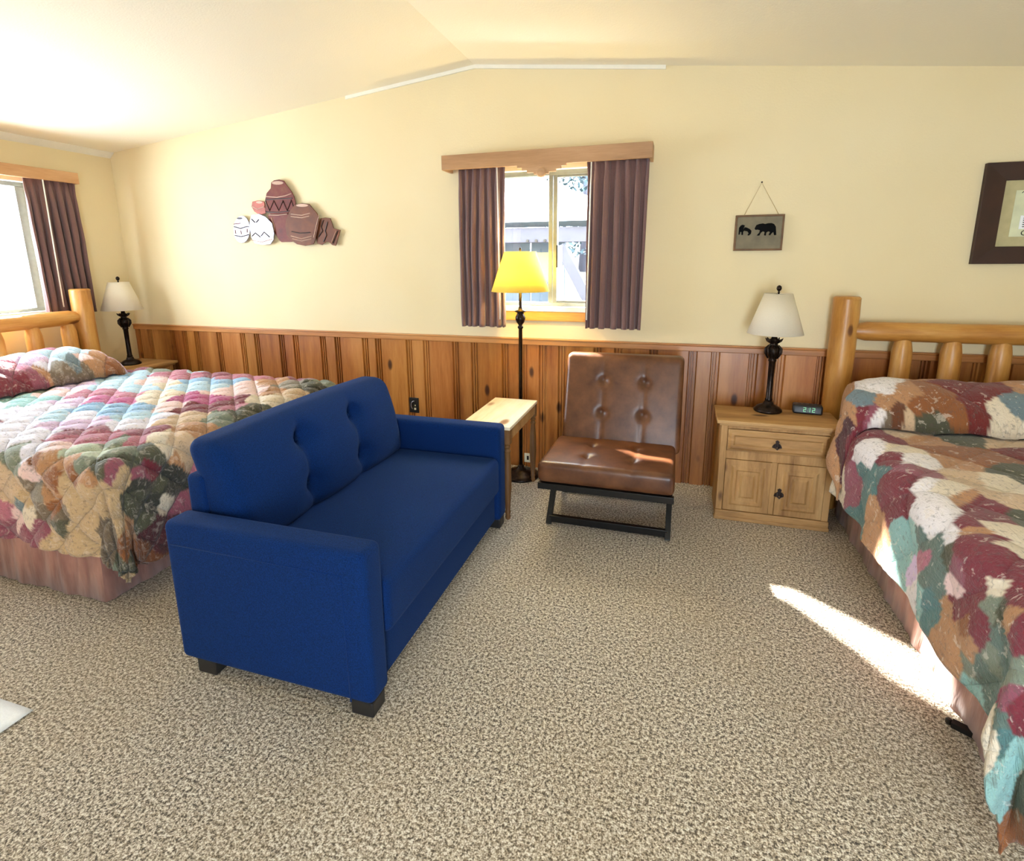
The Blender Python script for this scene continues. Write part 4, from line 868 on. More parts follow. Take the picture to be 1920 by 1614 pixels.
SEED_R = [(a, b, srgb(c), 1.0, l) for a, b, c, l in [(0.419, 0.143, 'E8E0E0', 1),(0.547, 0.29, '8E5428', 1),(0.494, 0.238, 'B4835A', 1),(0.536, 0.143, 'B4835A', 1),(0.483, 0.374, '8E5428', 1),(0.579, 0.185, '6A3A1C', 1),(0.557, 0.08, '8C4A5A', 1),(0.579, 0.112, 'E8E0E0', 1),(0.494, 0.07, '6E8088', 1),(0.547, 0.049, '74202E', 1),(0.483, 0.522, '6E1C1A', 1),(0.398, 0.648, '6E1C1A', 1),(0.387, 0.501, '6E1C1A', 1),(0.398, 0.721, 'B4835A', 1),(0.557, 0.532, '6E1C1A', 1),(0.547, 0.585, 'DECFB8', 1),(0.568, 0.406, '8E5428', 1),(0.557, -0.035, '4A1620', 1),(0.616, 0.038, '74202E', 0),(0.6, -0.046, '74202E', 1),(0.579, -0.172, '4A1620', 1),(0.547, -0.308, 'B4835A', 1),(0.521, -0.288, 'DECFB8', 0),(0.515, 0.679, '6E8088', 1),(0.536, -0.004, 'B4835A', 1),(0.837, -0.004, 'E8E0E0', 0),(0.764, 0.017, 'E8E0E0', 0),(0.837, -0.099, '4E7474', 0),(0.88, -0.193, '4E7474', 0),(0.89, -0.277, '4E7474', 0),(0.985, -0.036, '4E7474', 0),(0.795, -0.172, '8C4A5A', 0),(0.964, 0.048, '74202E', 0),(1.175, 0.006, '74202E', 0),(1.196, -0.078, '74202E', 0),(0.721, 0.101, '74202E', 0),(1.101, -0.067, '74202E', 0),(1.27, -0.015, '74202E', 0),(1.133, 0.08, '8C4A5A', 0),(0.869, 0.122, 'DECFB8', 0),(0.985, 0.111, 'E8E0E0', 0),(0.6, 0.217, 'CDB090', 1),(0.6, 0.143, '75634F', 1),(0.605, 0.196, 'CDB090', 0),(0.6, 0.374, '4C4C38', 1),(0.637, 0.458, '4C4C38', 0),(0.589, 0.29, '4C4C38', 1),(0.848, 0.248, '8E5428', 0),(0.953, 0.269, 'B4835A', 0),(0.89, 0.353, '8E5428', 0),(0.837, 0.448, '8E5428', 0),(0.69, 0.248, 'B4835A', 0),(0.6, 0.616, 'DECFB8', 1),(0.589, 0.574, 'DECFB8', 1),(0.679, 0.553, 'CDB090', 0),(0.774, 0.563, '6E1C1A', 0),(1.354, 0.038, 'E8E0E0', 0),(1.449, 0.006, 'E8E0E0', 0),(1.27, 0.038, 'E8E0E0', 0),(1.491, -0.015, 'E8E0E0', 0),(1.575, 0.006, 'E8E0E0', 0),(1.312, 0.101, 'DECFB8', 0),(1.154, 0.238, 'CDB090', 0),(1.175, 0.301, 'DECFB8', 0),(1.354, 0.269, 'CDB090', 0),(1.354, 0.133, 'B4835A', 0),(1.048, 0.448, '4C4C38', 0),(1.396, 0.175, '74202E', 0),(1.575, 0.059, '74202E', 0),(1.66, 0.069, '74202E', 0),(1.491, 0.175, '74202E', 0),(1.755, 0.048, '74202E', 0),(1.829, 0.027, '74202E', 0),(1.797, -0.036, '74202E', 0),(1.765, 0.006, '74202E', 0),(1.607, 0.059, 'B4835A', 0),(1.586, 0.143, 'DECFB8', 0),(1.607, 0.175, 'DECFB8', 0),(1.723, 0.111, 'DECFB8', 0),(1.502, 0.227, '4C4C38', 0),(1.829, 0.069, '74202E', 0),(1.913, 0.027, '74202E', 0),(1.67, 0.006, '74202E', 0),(1.85, -0.004, 'DECFB8', 0),(1.133, -0.214, 'B4835A', 0),(1.175, -0.246, 'B4835A', 0),(1.059, -0.193, 'B4835A', 0),(1.301, -0.151, '8FB8B4', 0),(1.344, -0.204, '8FB8B4', 0),(1.322, -0.256, '8FB8B4', 0),(1.46, -0.078, '5C6F66', 0),(1.554, -0.046, '5C6F66', 0),(1.386, -0.12, '8FB8B4', 0),(1.554, -0.172, '5C6F66', 0),(1.597, -0.109, '5C6F66', 0),(1.628, -0.172, '5C6F66', 0),(1.607, -0.246, '4E7474', 0),(1.512, -0.141, 'B0687A', 0),(1.428, -0.225, 'D8BEDC', 0),(1.681, -0.046, '8C4A5A', 0),(1.639, -0.046, '4C4C38', 0),(1.691, -0.12, 'E8C8C4', 0),(1.481, -0.267, 'E8E0E0', 0),(1.776, -0.141, '74202E', 0),(1.681, -0.204, 'B4835A', 0),(1.892, -0.057, '7A8270', 0),(1.649, -0.235, '4E7474', 0),(1.607, -0.214, '4E7474', 0),(1.554, -0.246, '8FB8B4', 0),(1.765, -0.225, 'B4835A', 0),(1.797, -0.288, 'B4835A', 0),(1.713, -0.277, 'B4835A', 0),(1.797, -0.162, '8E5428', 0),(1.713, -0.162, '74202E', 0),(1.902, -0.057, '4C4C38', 0),(1.955, -0.046, 'B4835A', 0),(1.871, -0.12, '74202E', 0),(2.008, -0.046, '74202E', 0),(1.892, -0.151, '74202E', 0),(1.934, -0.099, '5C6F66', 0),(1.923, -0.162, '7A8270', 0),(1.976, -0.13, '5C6F66', 0),(2.082, -0.109, '7A8270', 0),(1.902, -0.235, '5C6F66', 0),(1.85, -0.256, '7A8270', 0),(1.85, -0.214, 'B4835A', 0),(1.945, -0.277, '5C6F66', 0),(2.166, -0.214, '5C6F66', 0),(1.881, -0.319, '8FB8B4', 0),(1.997, -0.298, '5C6F66', 0),(2.166, -0.141, '74202E', 0),(2.124, -0.151, '8C4A5A', 0),(2.187, -0.288, 'DECFB8', 0),(2.113, -0.319, 'DECFB8', 0),(2.198, -0.235, '4E7474', 0),(2.282, -0.225, '8FB8B4', 0),(2.335, -0.267, '8FB8B4', 0),(2.408, -0.204, '4C4C38', 0),(2.335, -0.298, '8FB8B4', 0),(2.482, -0.225, '8E5428', 0),(0.722, 1.815, 'DCC8AC', 0),(1.012, 0.812, '5C6F66', 0),(1.533, 0.482, '4E7474', 0),(0.625, -0.519, 'E8E0E0', 0),(1.439, 1.572, '74202E', 0),(2.07, 0.159, '4E7474', 0),(1.162, -0.536, '74202E', 0),(2.654, 0.486, '4E7474', 0),(2.726, 1.469, '4E7474', 0),(2.233, 2.077, '4E7474', 0),(1.23, 1.329, '5C6F66', 0),(2.685, 2.041, 'E8E0E0', 0),(2.41, 0.986, 'DCC8AC', 0),(0.846, 2.229, '4C4C38', 0),(2.132, 1.427, 'E8E0E0', 0),(1.619, 1.994, '4E7474', 0),(1.128, 1.075, '5C6F66', 0),(1.814, -0.502, '4E7474', 0),(2.185, 0.552, '8E5428', 0),(1.281, 1.916, 'B4835A', 0),(0.608, 1.292, 'DCC8AC', 0),(1.344, 0.796, '74202E', 0),(1.788, 1.244, '8E5428', 0),(1.605, 2.199, '4E7474', 0),(2.686, 1.047, '5C6F66', 0),(2.583, 1.279, '74202E', 0),(2.679, 0.771, 'B4835A', 0),(1.611, 0.782, 'B4835A', 0),(1.395, -0.595, 'B4835A', 0),(1.803, 1.854, '4C4C38', 0),(0.478, 2.089, 'DCC8AC', 0),(0.435, 1.553, '4E7474', 0),(1.045, 1.672, '8E5428', 0),(0.783, 0.903, '8E5428', 0),(2.311, 0.136, '4C4C38', 0),(0.902, 1.126, '74202E', 0),(1.424, 1.772, '5C6F66', 0),(1.348, 1.041, 'B4835A', 0),(1.984, 0.615, '4C4C38', 0),(2.387, 1.879, '74202E', 0),(0.894, 1.321, 'E8E0E0', 0),(1.819, 0.803, 'E8E0E0', 0),(2.559, -0.548, '4E7474', 0),(2.116, 0.793, 'DCC8AC', 0),(1.313, 2.225, '8E5428', 0),(2.388, 0.372, 'E8E0E0', 0),(0.584, 0.968, 'DCC8AC', 0),(0.435, 0.579, '74202E', 0),(0.851, 1.639, 'E8E0E0', 0),(2.428, 0.64, 'E8E0E0', 0),(2.284, 1.617, '5C6F66', 0),(1.074, 2.203, '5C6F66', 0),(1.043, 1.873, 'DCC8AC', 0),(0.642, 1.617, 'B4835A', 0),(2.764, 1.741, 'B4835A', 0),(1.709, 1.459, 'B4835A', 0),(2.37, 1.177, '4E7474', 0),(1.452, 1.357, '4E7474', 0),(2.062, 1.82, 'B4835A', 0),(1.881, 2.155, 'DCC8AC', 0),(2.703, -0.26, 'E8E0E0', 0),(1.668, 1.05, '74202E', 0),(0.409, 0.191, '4E7474', 0),(2.053, 1.124, '4E7474', 0),(1.342, 0.539, '5C6F66', 0),(1.16, 0.631, '4E7474', 0),(0.731, 1.44, 'B4835A', 0),(2.736, 0.072, '4C4C38', 0),(2.583, 2.234, '74202E', 0),(0.437, -0.585, '5C6F66', 0),(1.93, 1.522, '4E7474', 0),(1.817, 0.396, '74202E', 0),(2.549, 1.576, '5C6F66', 0),(2.552, 1.77, '4C4C38', 0),(1.618, -0.517, '4C4C38', 0),(2.434, 1.424, '4C4C38', 0),(2.771, -0.582, '4C4C38', 0),(0.85, -0.591, 'E8E0E0', 0),(1.727, 0.596, 'DCC8AC', 0),(2.797, 0.255, '4E7474', 0),(1.971, 0.951, '74202E', 0),(0.45, 1.849, '5C6F66', 0),(1.621, 1.741, 'B4835A', 0),(1.078, 1.47, '4C4C38', 0),(2.459, 2.08, 'E8E0E0', 0),(0.711, 2.029, 'DCC8AC', 0),(2.254, -0.54, '5C6F66', 0),(0.446, -0.086, 'B4835A', 0),(0.42, 1.256, 'B4835A', 0),(2.795, 2.247, '74202E', 0),(1.986, 1.995, 'B4835A', 0),(2.504, 0.112, '4E7474', 0),(0.412, 0.771, '4E7474', 0),(2.004, -0.527, '74202E', 0),(1.242, 1.623, 'DCC8AC', 0),(2.018, 0.359, 'E8E0E0', 0),(2.57, 0.313, '8E5428', 0),(0.404, 1.056, '8E5428', 0),(0.543, 1.795, '4E7474', 1),(0.342, -0.416, 'B4835A', 1),(0.189, -0.201, '4C4C38', 1),(0.039, 1.795, '8E5428', 1),(0.122, 0.616, 'E8E0E0', 1),(0.082, 2.193, 'DCC8AC', 1),(0.46, 2.173, '8E5428', 1),(0.48, 1.513, '74202E', 1),(0.419, 0.922, '8E5428', 1),(0.179, 1.963, '4C4C38', 1),(0.311, 1.349, '5C6F66', 1),(0.193, 0.394, 'B4835A', 1),(0.135, 0.034, 'B4835A', 1),(0.069, 1.073, '4E7474', 1),(0.325, 1.145, 'B4835A', 1),(0.664, 1.579, '74202E', 1),(0.613, -0.51, '74202E', 1),(0.692, 1.369, 'B4835A', 1),(0.004, 0.442, 'B4835A', 1),(0.712, 1.89, '74202E', 1),(0.55, 1.187, '74202E', 1),(0.219, 1.55, '74202E', 1),(0.435, 1.978, 'B4835A', 1),(0.06, -0.417, '8E5428', 1),(0.216, 0.843, '5C6F66', 1),(0.055, 1.321, '4C4C38', 1),(0.379, -0.124, 'B4835A', 1),(0.307, 1.785, 'DCC8AC', 1),(0.033, 1.51, '8E5428', 1),(0.715, 0.961, 'E8E0E0', 1),(0.737, 2.143, 'E8E0E0', 1),(0.202, -0.593, '4C4C38', 1),(0.006, -0.146, '4C4C38', 1),(0.42, -0.599, 'DCC8AC', 1),(0.016, 0.836, '74202E', 1),(0.065, 0.216, '74202E', 1)]]
SEED_L = [(a, b, srgb(c), 1.0, l) for a, b, c, l in [(0.492, 0.907, 'B0687A', 1),(0.46, 0.792, 'D8BEDC', 1),(0.503, 0.728, 'D8BEDC', 1),(0.482, 0.634, 'B4D0E0', 1),(0.45, 0.497, 'B4D0E0', 1),(0.535, 0.497, 'E8C8C4', 1),(0.567, 0.707, '8C8478', 1),(0.535, 0.739, 'E6E2F0', 1),(0.556, 0.581, '6E8088', 1),(0.588, 0.497, 'B4835A', 1),(0.588, 0.939, '74202E', 1),(0.599, 0.834, '8C4A5A', 1),(0.535, 0.971, '8C4A5A', 1),(0.599, 0.739, '75634F', 1),(0.609, 0.644, '75634F', 1),(0.599, 0.528, '75634F', 1),(0.567, 0.413, 'B4835A', 1),(0.588, 0.392, '8E5428', 1),(0.577, 0.781, 'B4835A', 1),(0.599, 1.023, '74202E', 1),(0.773, 1.098, '8FB8B4', 0),(0.857, 1.014, '8FB8B4', 0),(0.604, 1.035, '8FB8B4', 0),(1.057, 1.214, 'E6E2F0', 0),(1.099, 1.109, 'E6E2F0', 0),(1.088, 0.983, 'D8BEDC', 0),(0.983, 0.804, 'B0687A', 0),(1.099, 0.919, 'D8BEDC', 0),(1.204, 0.867, 'B04A7C', 0),(1.046, 0.793, 'B0687A', 0),(0.899, 0.593, 'B4D0E0', 0),(0.794, 0.457, 'B4D0E0', 0),(0.657, 0.278, '8FB4D4', 0),(0.688, 0.246, 'B4D0E0', 0),(1.278, 0.772, 'B0687A', 0),(1.225, 0.783, 'B0687A', 0),(1.362, 0.867, 'B04A7C', 0),(1.383, 1.004, '8FB4D4', 0),(1.583, 1.046, '8FB4D4', 0),(1.657, 0.993, '8FB4D4', 0),(1.783, 1.13, 'B4D0E0', 0),(1.425, 0.751, 'DECFB8', 0),(1.088, 0.414, 'E8C8C4', 0),(0.941, 0.162, 'B0687A', 0),(1.173, 0.257, 'B0687A', 0),(1.31, 0.341, '8FB4D4', 0),(1.257, 0.446, 'DECFB8', 0),(1.404, 0.467, 'B4D0E0', 0),(1.72, 0.699, 'B04A7C', 0),(1.899, 0.856, '74202E', 0),(1.889, 0.72, 'B04A7C', 0),(2.025, 0.825, '74202E', 0),(2.057, 0.709, '74202E', 0),(2.131, 0.783, 'B0687A', 0),(1.604, 0.436, 'B4D0E0', 0),(1.594, 0.288, '8FB4D4', 0),(1.773, 0.309, 'E8C8C4', 0),(1.857, 0.225, 'B4835A', 0),(2.068, 0.404, 'B4835A', 0),(2.078, 0.278, '8C8478', 0),(2.194, 0.236, '4C4C38', 0),(2.257, 0.257, '33332A', 0),(1.983, 0.436, 'E8C8C4', 0),(2.152, 0.656, 'DECFB8', 0),(2.247, 0.583, 'DECFB8', 0),(2.247, 0.425, 'CDB090', 0),(2.215, 0.993, '7A8270', 0),(2.247, 0.888, '4C4C38', 0),(2.257, 0.783, '4C4C38', 0),(1.752, 0.909, 'E8C8C4', 0),(1.52, 0.751, 'DECFB8', 0),(2.046, 1.13, 'CDB090', 0),(2.099, 1.056, 'CDB090', 0),(2.247, 1.161, 'B4835A', 0),(1.931, 1.161, 'E6E2F0', 0),(2.068, 1.298, '8C4A5A', 0),(1.836, 1.214, 'E6E2F0', 0),(1.689, 1.277, 'D8BEDC', 0),(1.752, 1.361, '8C4A5A', 0),(1.825, 1.456, 'B0687A', 0),(1.941, 1.466, 'B0687A', 0),(1.973, 1.424, 'B0687A', 0),(1.541, 1.361, 'D8BEDC', 0),(1.562, 1.445, 'E6E2F0', 0),(1.341, 1.393, 'E6E2F0', 0),(1.531, 1.551, 'E6E2F0', 0),(1.446, 1.203, 'E6E2F0', 0),(1.404, 1.256, 'B4D0E0', 0),(2.089, 1.424, '7A8270', 0),(2.141, 1.393, 'B0687A', 0),(2.215, 1.34, 'DECFB8', 0),(2.268, 1.298, 'CDB090', 0),(2.299, 1.382, 'DECFB8', 0),(2.32, 1.309, 'CDB090', 0),(2.331, 1.361, 'B4835A', 0),(1.889, 1.582, 'E8C8C4', 0),(2.004, 1.582, 'B8C0A8', 0),(1.804, 1.603, 'E6E2F0', 0),(2.152, 1.561, 'B8C0A8', 0),(2.236, 1.509, '7A8270', 0),(2.215, 1.54, '7A8270', 0),(2.268, 1.445, '4C4C38', 0),(2.31, 1.435, '4C4C38', 0),(2.289, 1.614, '8C4A5A', 0),(2.268, 1.614, '8C4A5A', 0),(2.278, 1.54, '4C4C38', 0),(2.32, 1.603, 'C2A47C', 0),(2.341, 1.53, '8C4A5A', 0),(2.341, 1.466, '74202E', 0),(2.383, 1.403, '33332A', 0),(2.425, 1.435, '4C4C38', 0),(2.457, 1.403, '33332A', 0),(2.436, 1.561, '4C4C38', 0),(2.499, 1.509, '33332A', 0),(2.457, 1.635, '4C4C38', 0),(2.394, 1.551, '33332A', 0),(2.215, 1.645, '4C4C38', 0),(2.247, 1.624, '4C4C38', 0),(2.152, 1.645, '7A8270', 0),(2.036, 1.635, 'B4835A', 0),(1.941, 1.645, 'B4835A', 0),(1.868, 1.656, '8E5428', 0),(1.857, 1.698, 'E8C8C4', 0),(1.731, 1.677, '7A8270', 0),(1.689, 1.74, 'CDB090', 0),(1.741, 1.771, 'CDB090', 0),(1.846, 1.761, '75634F', 0),(1.899, 1.782, '8C8478', 0),(1.794, 1.814, 'C2A47C', 0),(2.004, 1.708, '8E5428', 0),(1.962, 1.782, 'B4835A', 0),(2.12, 1.687, '8E5428', 0),(2.194, 1.677, 'B4835A', 0),(2.078, 1.729, 'C2A47C', 0),(2.183, 1.74, 'C2A47C', 0),(2.289, 1.75, 'C2A47C', 0),(2.373, 1.75, 'C2A47C', 0),(2.152, 1.835, 'C2A47C', 0),(2.215, 1.845, 'C2A47C', 0),(1.741, 1.866, '6E8088', 0),(1.699, 1.835, 'CDB090', 0),(1.899, 1.835, '75634F', 0),(1.92, 1.877, '75634F', 0),(1.825, 1.898, 'DECFB8', 0),(1.699, 1.95, 'E8C8C4', 0),(1.752, 1.982, '8C4A5A', 0),(1.636, 1.971, '8C4A5A', 0),(1.636, 1.919, 'B0687A', 0),(1.889, 1.95, '8C4A5A', 0),(2.036, 1.877, '75634F', 0),(2.036, 1.908, '4C4C38', 0),(1.983, 1.835, '8E5428', 0),(1.973, 1.982, 'C2A47C', 0),(2.089, 1.919, 'C2A47C', 0),(2.099, 1.982, 'C2A47C', 0),(2.162, 1.992, 'C2A47C', 0),(1.952, 2.024, 'C2A47C', 0),(2.278, 1.908, '75634F', 0),(2.415, 1.866, '75634F', 0),(2.341, 1.971, '75634F', 0),(2.468, 1.761, 'C2A47C', 0),(2.541, 1.782, '8E5428', 0),(2.541, 1.698, 'B4835A', 0),(2.668, 1.719, '8E5428', 0),(2.541, 1.856, '8E5428', 0),(2.615, 1.54, '4A1620', 0),(2.689, 1.572, '6A3A1C', 0),(2.794, 1.551, '6A3A1C', 0),(2.552, 1.561, '4C4C38', 0),(2.531, 1.445, 'DECFB8', 0),(2.562, 1.393, '8C4A5A', 0),(2.573, 1.919, '4C4C38', 0),(2.657, 1.814, '4C4C38', 0),(2.731, 1.992, 'C2A47C', 0),(2.678, 1.519, '4A1620', 0),(2.604, 1.487, '4A1620', 0),(2.626, 1.403, '4A1620', 0),(2.886, 2.101, 'B4D0E0', 0),(0.84, 1.706, 'C8A684', 0),(1.054, 0.005, 'B4D0E0', 0),(1.911, -0.149, '8C4A5A', 0),(2.637, 0.851, 'B0687A', 0),(1.097, -0.498, 'B4D0E0', 0),(1.346, 2.056, '8C4A5A', 0),(0.828, -0.094, 'DCC8AC', 0),(0.462, 0.327, 'D8BEDC', 0),(2.987, 0.67, '8C4A5A', 0),(2.901, -0.141, '8C4A5A', 0),(2.562, 0.409, '7A8270', 0),(2.739, 0.714, '7A8270', 0),(1.665, 0.032, 'B0687A', 0),(2.679, 1.157, '7A8270', 0),(0.596, 1.738, 'B4D0E0', 0),(2.336, -0.433, 'B4D0E0', 0),(2.676, -0.297, 'D8BEDC', 0),(2.62, 0.098, 'DCC8AC', 0),(2.853, -0.428, 'B4D0E0', 0),(0.7, -0.408, 'B4D0E0', 0),(1.065, 1.718, 'D8BEDC', 0),(0.405, 1.08, 'DCC8AC', 0),(1.277, -0.512, '7A8270', 0),(0.519, 0.152, '8C4A5A', 0),(0.665, 0.676, 'D8BEDC', 0),(1.081, 2.166, 'B4D0E0', 0),(2.458, 1.178, 'B0687A', 0),(1.768, -0.586, 'B4D0E0', 0),(1.4, -0.143, 'E8C8C4', 0),(1.026, -0.316, 'D8BEDC', 0),(0.464, 1.308, '7A8270', 0),(0.952, 1.984, 'DCC8AC', 0),(2.182, -0.312, 'C8A684', 0),(1.995, -0.585, 'B4D0E0', 0),(0.599, 1.552, 'DCC8AC', 0),(1.623, -0.477, '7A8270', 0),(0.585, -0.098, 'D8BEDC', 0),(0.498, 2.176, '8C4A5A', 0),(1.762, -0.281, '8C4A5A', 0),(2.987, 1.631, 'D8BEDC', 0),(1.06, 1.484, '8C4A5A', 0),(2.901, 0.343, 'E8C8C4', 0),(2.941, 1.209, 'B4D0E0', 0),(0.851, 1.431, 'E8C8C4', 0),(1.597, 2.213, 'B0687A', 0),(2.439, 0.553, 'D8BEDC', 0),(0.541, 0.824, '7A8270', 0),(0.405, -0.503, '8C4A5A', 0),(0.789, 0.838, 'E8C8C4', 0),(1.589, -0.125, '7A8270', 0),(2.976, 0.015, 'C8A684', 0),(1.248, -0.316, 'DCC8AC', 0),(2.6, -0.072, 'D8BEDC', 0),(1.441, 1.747, 'B0687A', 0),(0.628, 2.032, 'B0687A', 0),(1.493, 0.113, 'B0687A', 0),(2.198, -0.117, '8C4A5A', 0),(0.681, 2.236, 'D8BEDC', 0),(0.465, 0.618, 'E8C8C4', 0),(0.416, 1.721, 'B0687A', 0),(2.031, -0.001, '8C4A5A', 0),(2.45, 0.077, 'C8A684', 0),(2.935, 0.923, 'B4D0E0', 0),(1.952, -0.407, 'DCC8AC', 0),(2.527, 2.096, '7A8270', 0),(2.915, 0.513, 'B0687A', 0),(2.775, 0.988, 'D8BEDC', 0),(2.277, 0.041, '7A8270', 0),(2.457, -0.219, 'DCC8AC', 0),(0.772, 1.907, '7A8270', 0),(1.16, 2.01, 'DCC8AC', 0),(2.971, 1.894, '8C4A5A', 0),(0.736, 0.076, '7A8270', 0),(1.318, 0.086, '8C4A5A', 0),(1.181, 0.615, 'B4D0E0', 0),(0.687, -0.596, 'E8C8C4', 0),(0.676, 1.293, 'D8BEDC', 0),(2.745, -0.598, 'E8C8C4', 0),(2.022, 2.24, '8C4A5A', 0),(2.554, -0.579, 'DCC8AC', 0),(0.484, -0.28, 'E8C8C4', 0),(0.463, 1.905, 'B4D0E0', 0),(2.513, 0.709, '8C4A5A', 0),(2.868, 1.372, 'DCC8AC', 0),(1.269, 1.632, 'C8A684', 0),(1.427, 2.234, 'D8BEDC', 0),(2.978, -0.581, 'C8A684', 0),(2.347, 2.195, 'B0687A', 0),(2.435, 0.251, 'D8BEDC', 0),(1.447, -0.454, 'B0687A', 0),(0.426, 1.477, 'B4D0E0', 0),(0.863, -0.528, '7A8270', 0),(2.506, -0.41, 'C8A684', 0),(2.708, 0.504, 'D8BEDC', 0),(1.765, 0.518, 'E8C8C4', 0),(0.869, 2.223, '8C4A5A', 0),(2.415, 1.005, 'B4D0E0', 0),(1.131, -0.172, 'B0687A', 0),(2.766, 0.228, '7A8270', 0),(1.821, 2.202, 'B0687A', 0),(0.837, -0.268, 'B0687A', 0),(2.78, -0.01, '7A8270', 0),(2.724, 2.178, '8C4A5A', 0),(0.743, -0.467, 'DCC8AC', 1),(0.262, -0.34, '7A8270', 1),(0.51, 2.052, 'E8C8C4', 1),(0.675, 2.122, 'C8A684', 1),(0.337, 1.165, '7A8270', 1),(0.308, 0.617, 'B0687A', 1),(0.336, 2.017, 'E8C8C4', 1),(0.469, -0.592, 'D8BEDC', 1),(0.553, -0.442, 'D8BEDC', 1),(0.61, 1.298, 'B4D0E0', 1),(0.488, 1.762, 'D8BEDC', 1),(0.343, 0.253, 'C8A684', 1),(0.04, -0.344, 'D8BEDC', 1),(0.637, 1.497, 'B4D0E0', 1),(0.589, -0.002, 'B4D0E0', 1),(0.414, 1.567, 'DCC8AC', 1),(0.099, 0.811, '7A8270', 1),(0.144, 2.028, 'B0687A', 1),(0.052, 2.202, '7A8270', 1),(0.351, 1.386, '7A8270', 1),(0.63, 1.919, '7A8270', 1),(0.262, 0.416, 'DCC8AC', 1),(0.01, -0.557, 'C8A684', 1),(0.586, -0.238, 'E8C8C4', 1),(0.277, 2.199, 'C8A684', 1),(0.056, 1.699, 'C8A684', 1),(0.021, 1.048, 'B4D0E0', 1),(0.308, -0.021, 'DCC8AC', 1),(0.033, 0.072, '7A8270', 1),(0.036, 1.224, 'E8C8C4', 1),(0.318, 0.984, 'E8C8C4', 1),(0.035, 0.586, '7A8270', 1),(0.182, 1.412, 'B4D0E0', 1),(0.701, 0.208, '7A8270', 1),(0.096, -0.153, '8C4A5A', 1),(0.225, -0.561, 'C8A684', 1),(0.435, -0.143, 'E8C8C4', 1),(0.0, 0.357, 'E8C8C4', 1),(0.21, 1.84, 'C8A684', 1),(0.693, 1.713, 'DCC8AC', 1),(0.726, -0.141, 'D8BEDC', 1),(0.518, 0.221, 'D8BEDC', 1),(0.018, 1.523, '7A8270', 1),(0.182, 0.191, '8C4A5A', 1),(0.224, 1.637, '7A8270', 1),(0.024, 1.905, '7A8270', 1),(0.281, 0.802, 'B4D0E0', 1),(0.745, 1.177, 'B4D0E0', 1)]]  # top patches paler: window glare is mixed into their colours

quilt('quilt', 'burgundy teal and cream patchwork quilt on the right bed', TRb, .1, 2.06, 0, 1.60, .415, ZQ, SEED_R, 'quilt_cloth_bold', .22, .013, (.10, .60, .205, .34), seed=2.0, ovf=.56, DM=.80, TUCK=(.33, .072), CF=.09)
def TLq(a, b, z): return (-4.53+a, -.47-b, z)
quilt('quilt', 'glare-paled pink blue and tan diamond stitched patchwork quilt on the left bed', TLq, .1, 2.30, 0, 1.66, .47, ZQ, SEED_L, 'quilt_cloth', .135, .026, (.12, .62, .20, .10), seed=5.0, ovf=.60, PB=(.26, 1.66))

# ================================================================ thin flat white patch on the carpet at the left edge
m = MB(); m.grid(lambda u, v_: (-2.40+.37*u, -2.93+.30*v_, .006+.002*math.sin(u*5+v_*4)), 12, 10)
tag(m.build('white_patch', 'white_matte', smooth=True, solid=.002), 'flat white patch on the carpet at the left edge, near the sofa', 'floor_patch')

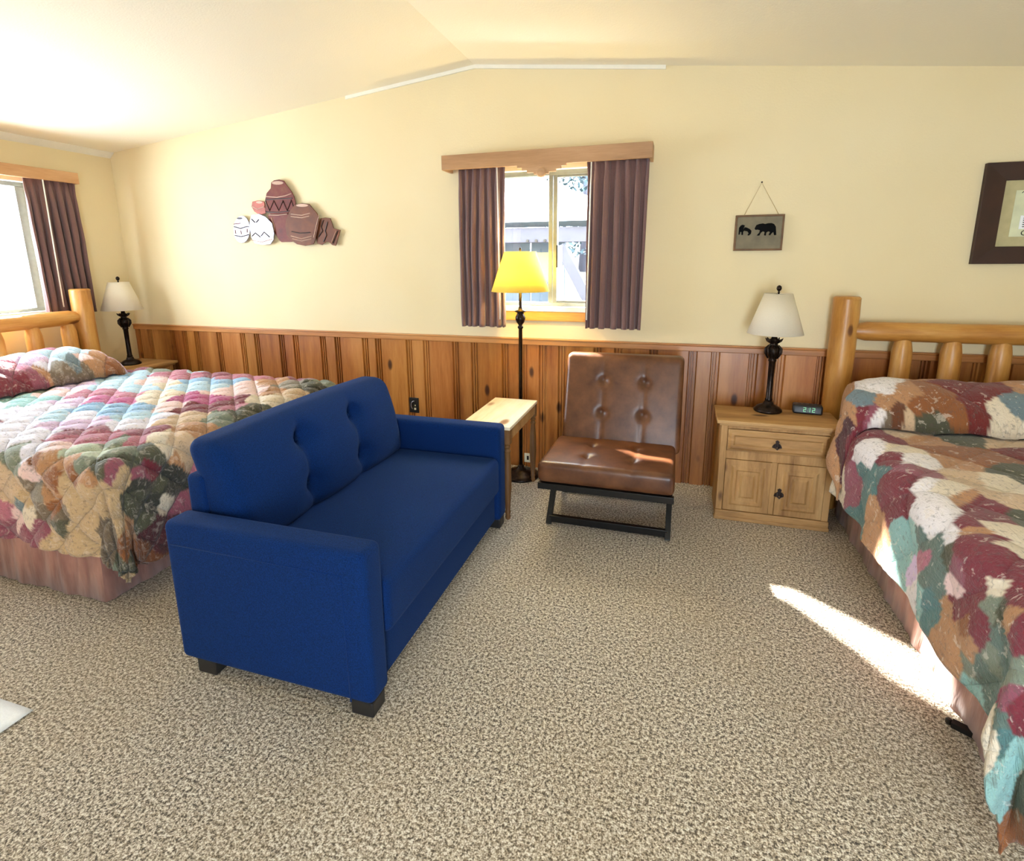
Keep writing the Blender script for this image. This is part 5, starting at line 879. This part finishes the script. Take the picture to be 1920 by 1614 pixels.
# ================================================================ outside the middle window
g = MB(); g.add([(-16, .6, .35), (14, .6, .35), (14, 6, .55), (-16, 6, .55), (14, 16, 1.6), (-16, 16, 1.6)], [(0, 1, 2, 3), (3, 2, 4, 5)])
o = g.build('ground', 'wood_chips'); struct(o)
sh = thing('timber_shelter', 'timber shelter with white roof and diagonal brace seen through the middle window', 'shelter', (-2.5, 5.5, .5))
m = MB(); rz0, rz1 = 2.08, 3.6
m.add([(-9, 4.6, rz0), (-.65, 4.6, rz0), (-4.1, 8.5, rz1), (-9, 8.5, rz1), (-9, 4.6, rz0+.08), (-.65, 4.6, rz0+.08), (-4.1, 8.5, rz1+.08), (-9, 8.5, rz1+.08)], [(0, 3, 2, 1), (4, 5, 6, 7), (0, 1, 5, 4), (1, 2, 6, 5), (2, 3, 7, 6), (3, 0, 4, 7)])
m.build('roof', 'snow_roof', sh)
MB().box(-9, .4, 4.72, 4.90, 1.77, 2.0).build('beam', 'timber', sh, bevel=.01)
MB().box(-9, .4, 4.95, 5.0, 2.02, 2.14).build('fascia', 'pale_planks', sh)
m = MB()
for k in range(12): m.box(-9+k*.6, -8.42+k*.6, 5.3, 5.33, .5, 2.02)
m.build('plank_wall', 'pale_planks', sh, bevel=.006)
MB().box(-1.95, -1.75, 4.72, 4.92, .45, 1.72).build('post', 'snow_roof', sh, bevel=.01, label='pale upright post')
MB().bar((-1.80, 4.80, 1.72), (-1.15, 4.80, .55), .12, .16).build('brace', 'timber', sh, bevel=.01)
for x_ in (-2.30, -2.16, -2.02):
    b_ = MB(); b_.tube([(x_, 4.69, 1.80), (x_, 4.725, 1.80)], .022, 10); b_.build('bolt', 'black_metal', sh, smooth='auto')
def tree(label, x_, y_, h_, r_, seed):
    t = thing('tree', label, 'tree', (x_, y_, .9), 'trees beyond the shelter')
    rr = random.Random(seed); tr_ = MB(); tr_.tube([(x_, y_, .6), (x_+.1, y_, .6+h_*.4), (x_, y_, .6+h_*.95)], [.14, .10, .03], 8); tr_.build('trunk', 'timber', t, smooth=True)
    m = MB()
    for k in range(2600):
        a = rr.uniform(0, 2*PI); f = rr.random()**.7; z_ = .9+h_*(.12+.88*rr.random()); rad = r_*f*(1.05-(z_-.9)/h_*.85)
        c_ = Vector((x_+rad*math.cos(a), y_+rad*math.sin(a), z_)); s_ = rr.uniform(.05, .11)
        d1 = Vector((rr.uniform(-1, 1), rr.uniform(-1, 1), rr.uniform(-1, 1))).normalized(); d2 = d1.orthogonal().normalized()
        m.add([c_-d1*s_, c_+d2*s_*.5, c_+d1*s_, c_-d2*s_*.5], [(0, 1, 2, 3)])
    m.build('foliage', 'leaf', t)
tree('pale green tree beyond the shelter, in the right window pane', -2.7, 12, 5.2, 2.0, 3)
tree('pale green tree far to the left beyond the shelter roof', -8.2, 13, 6.5, 2.0, 4)
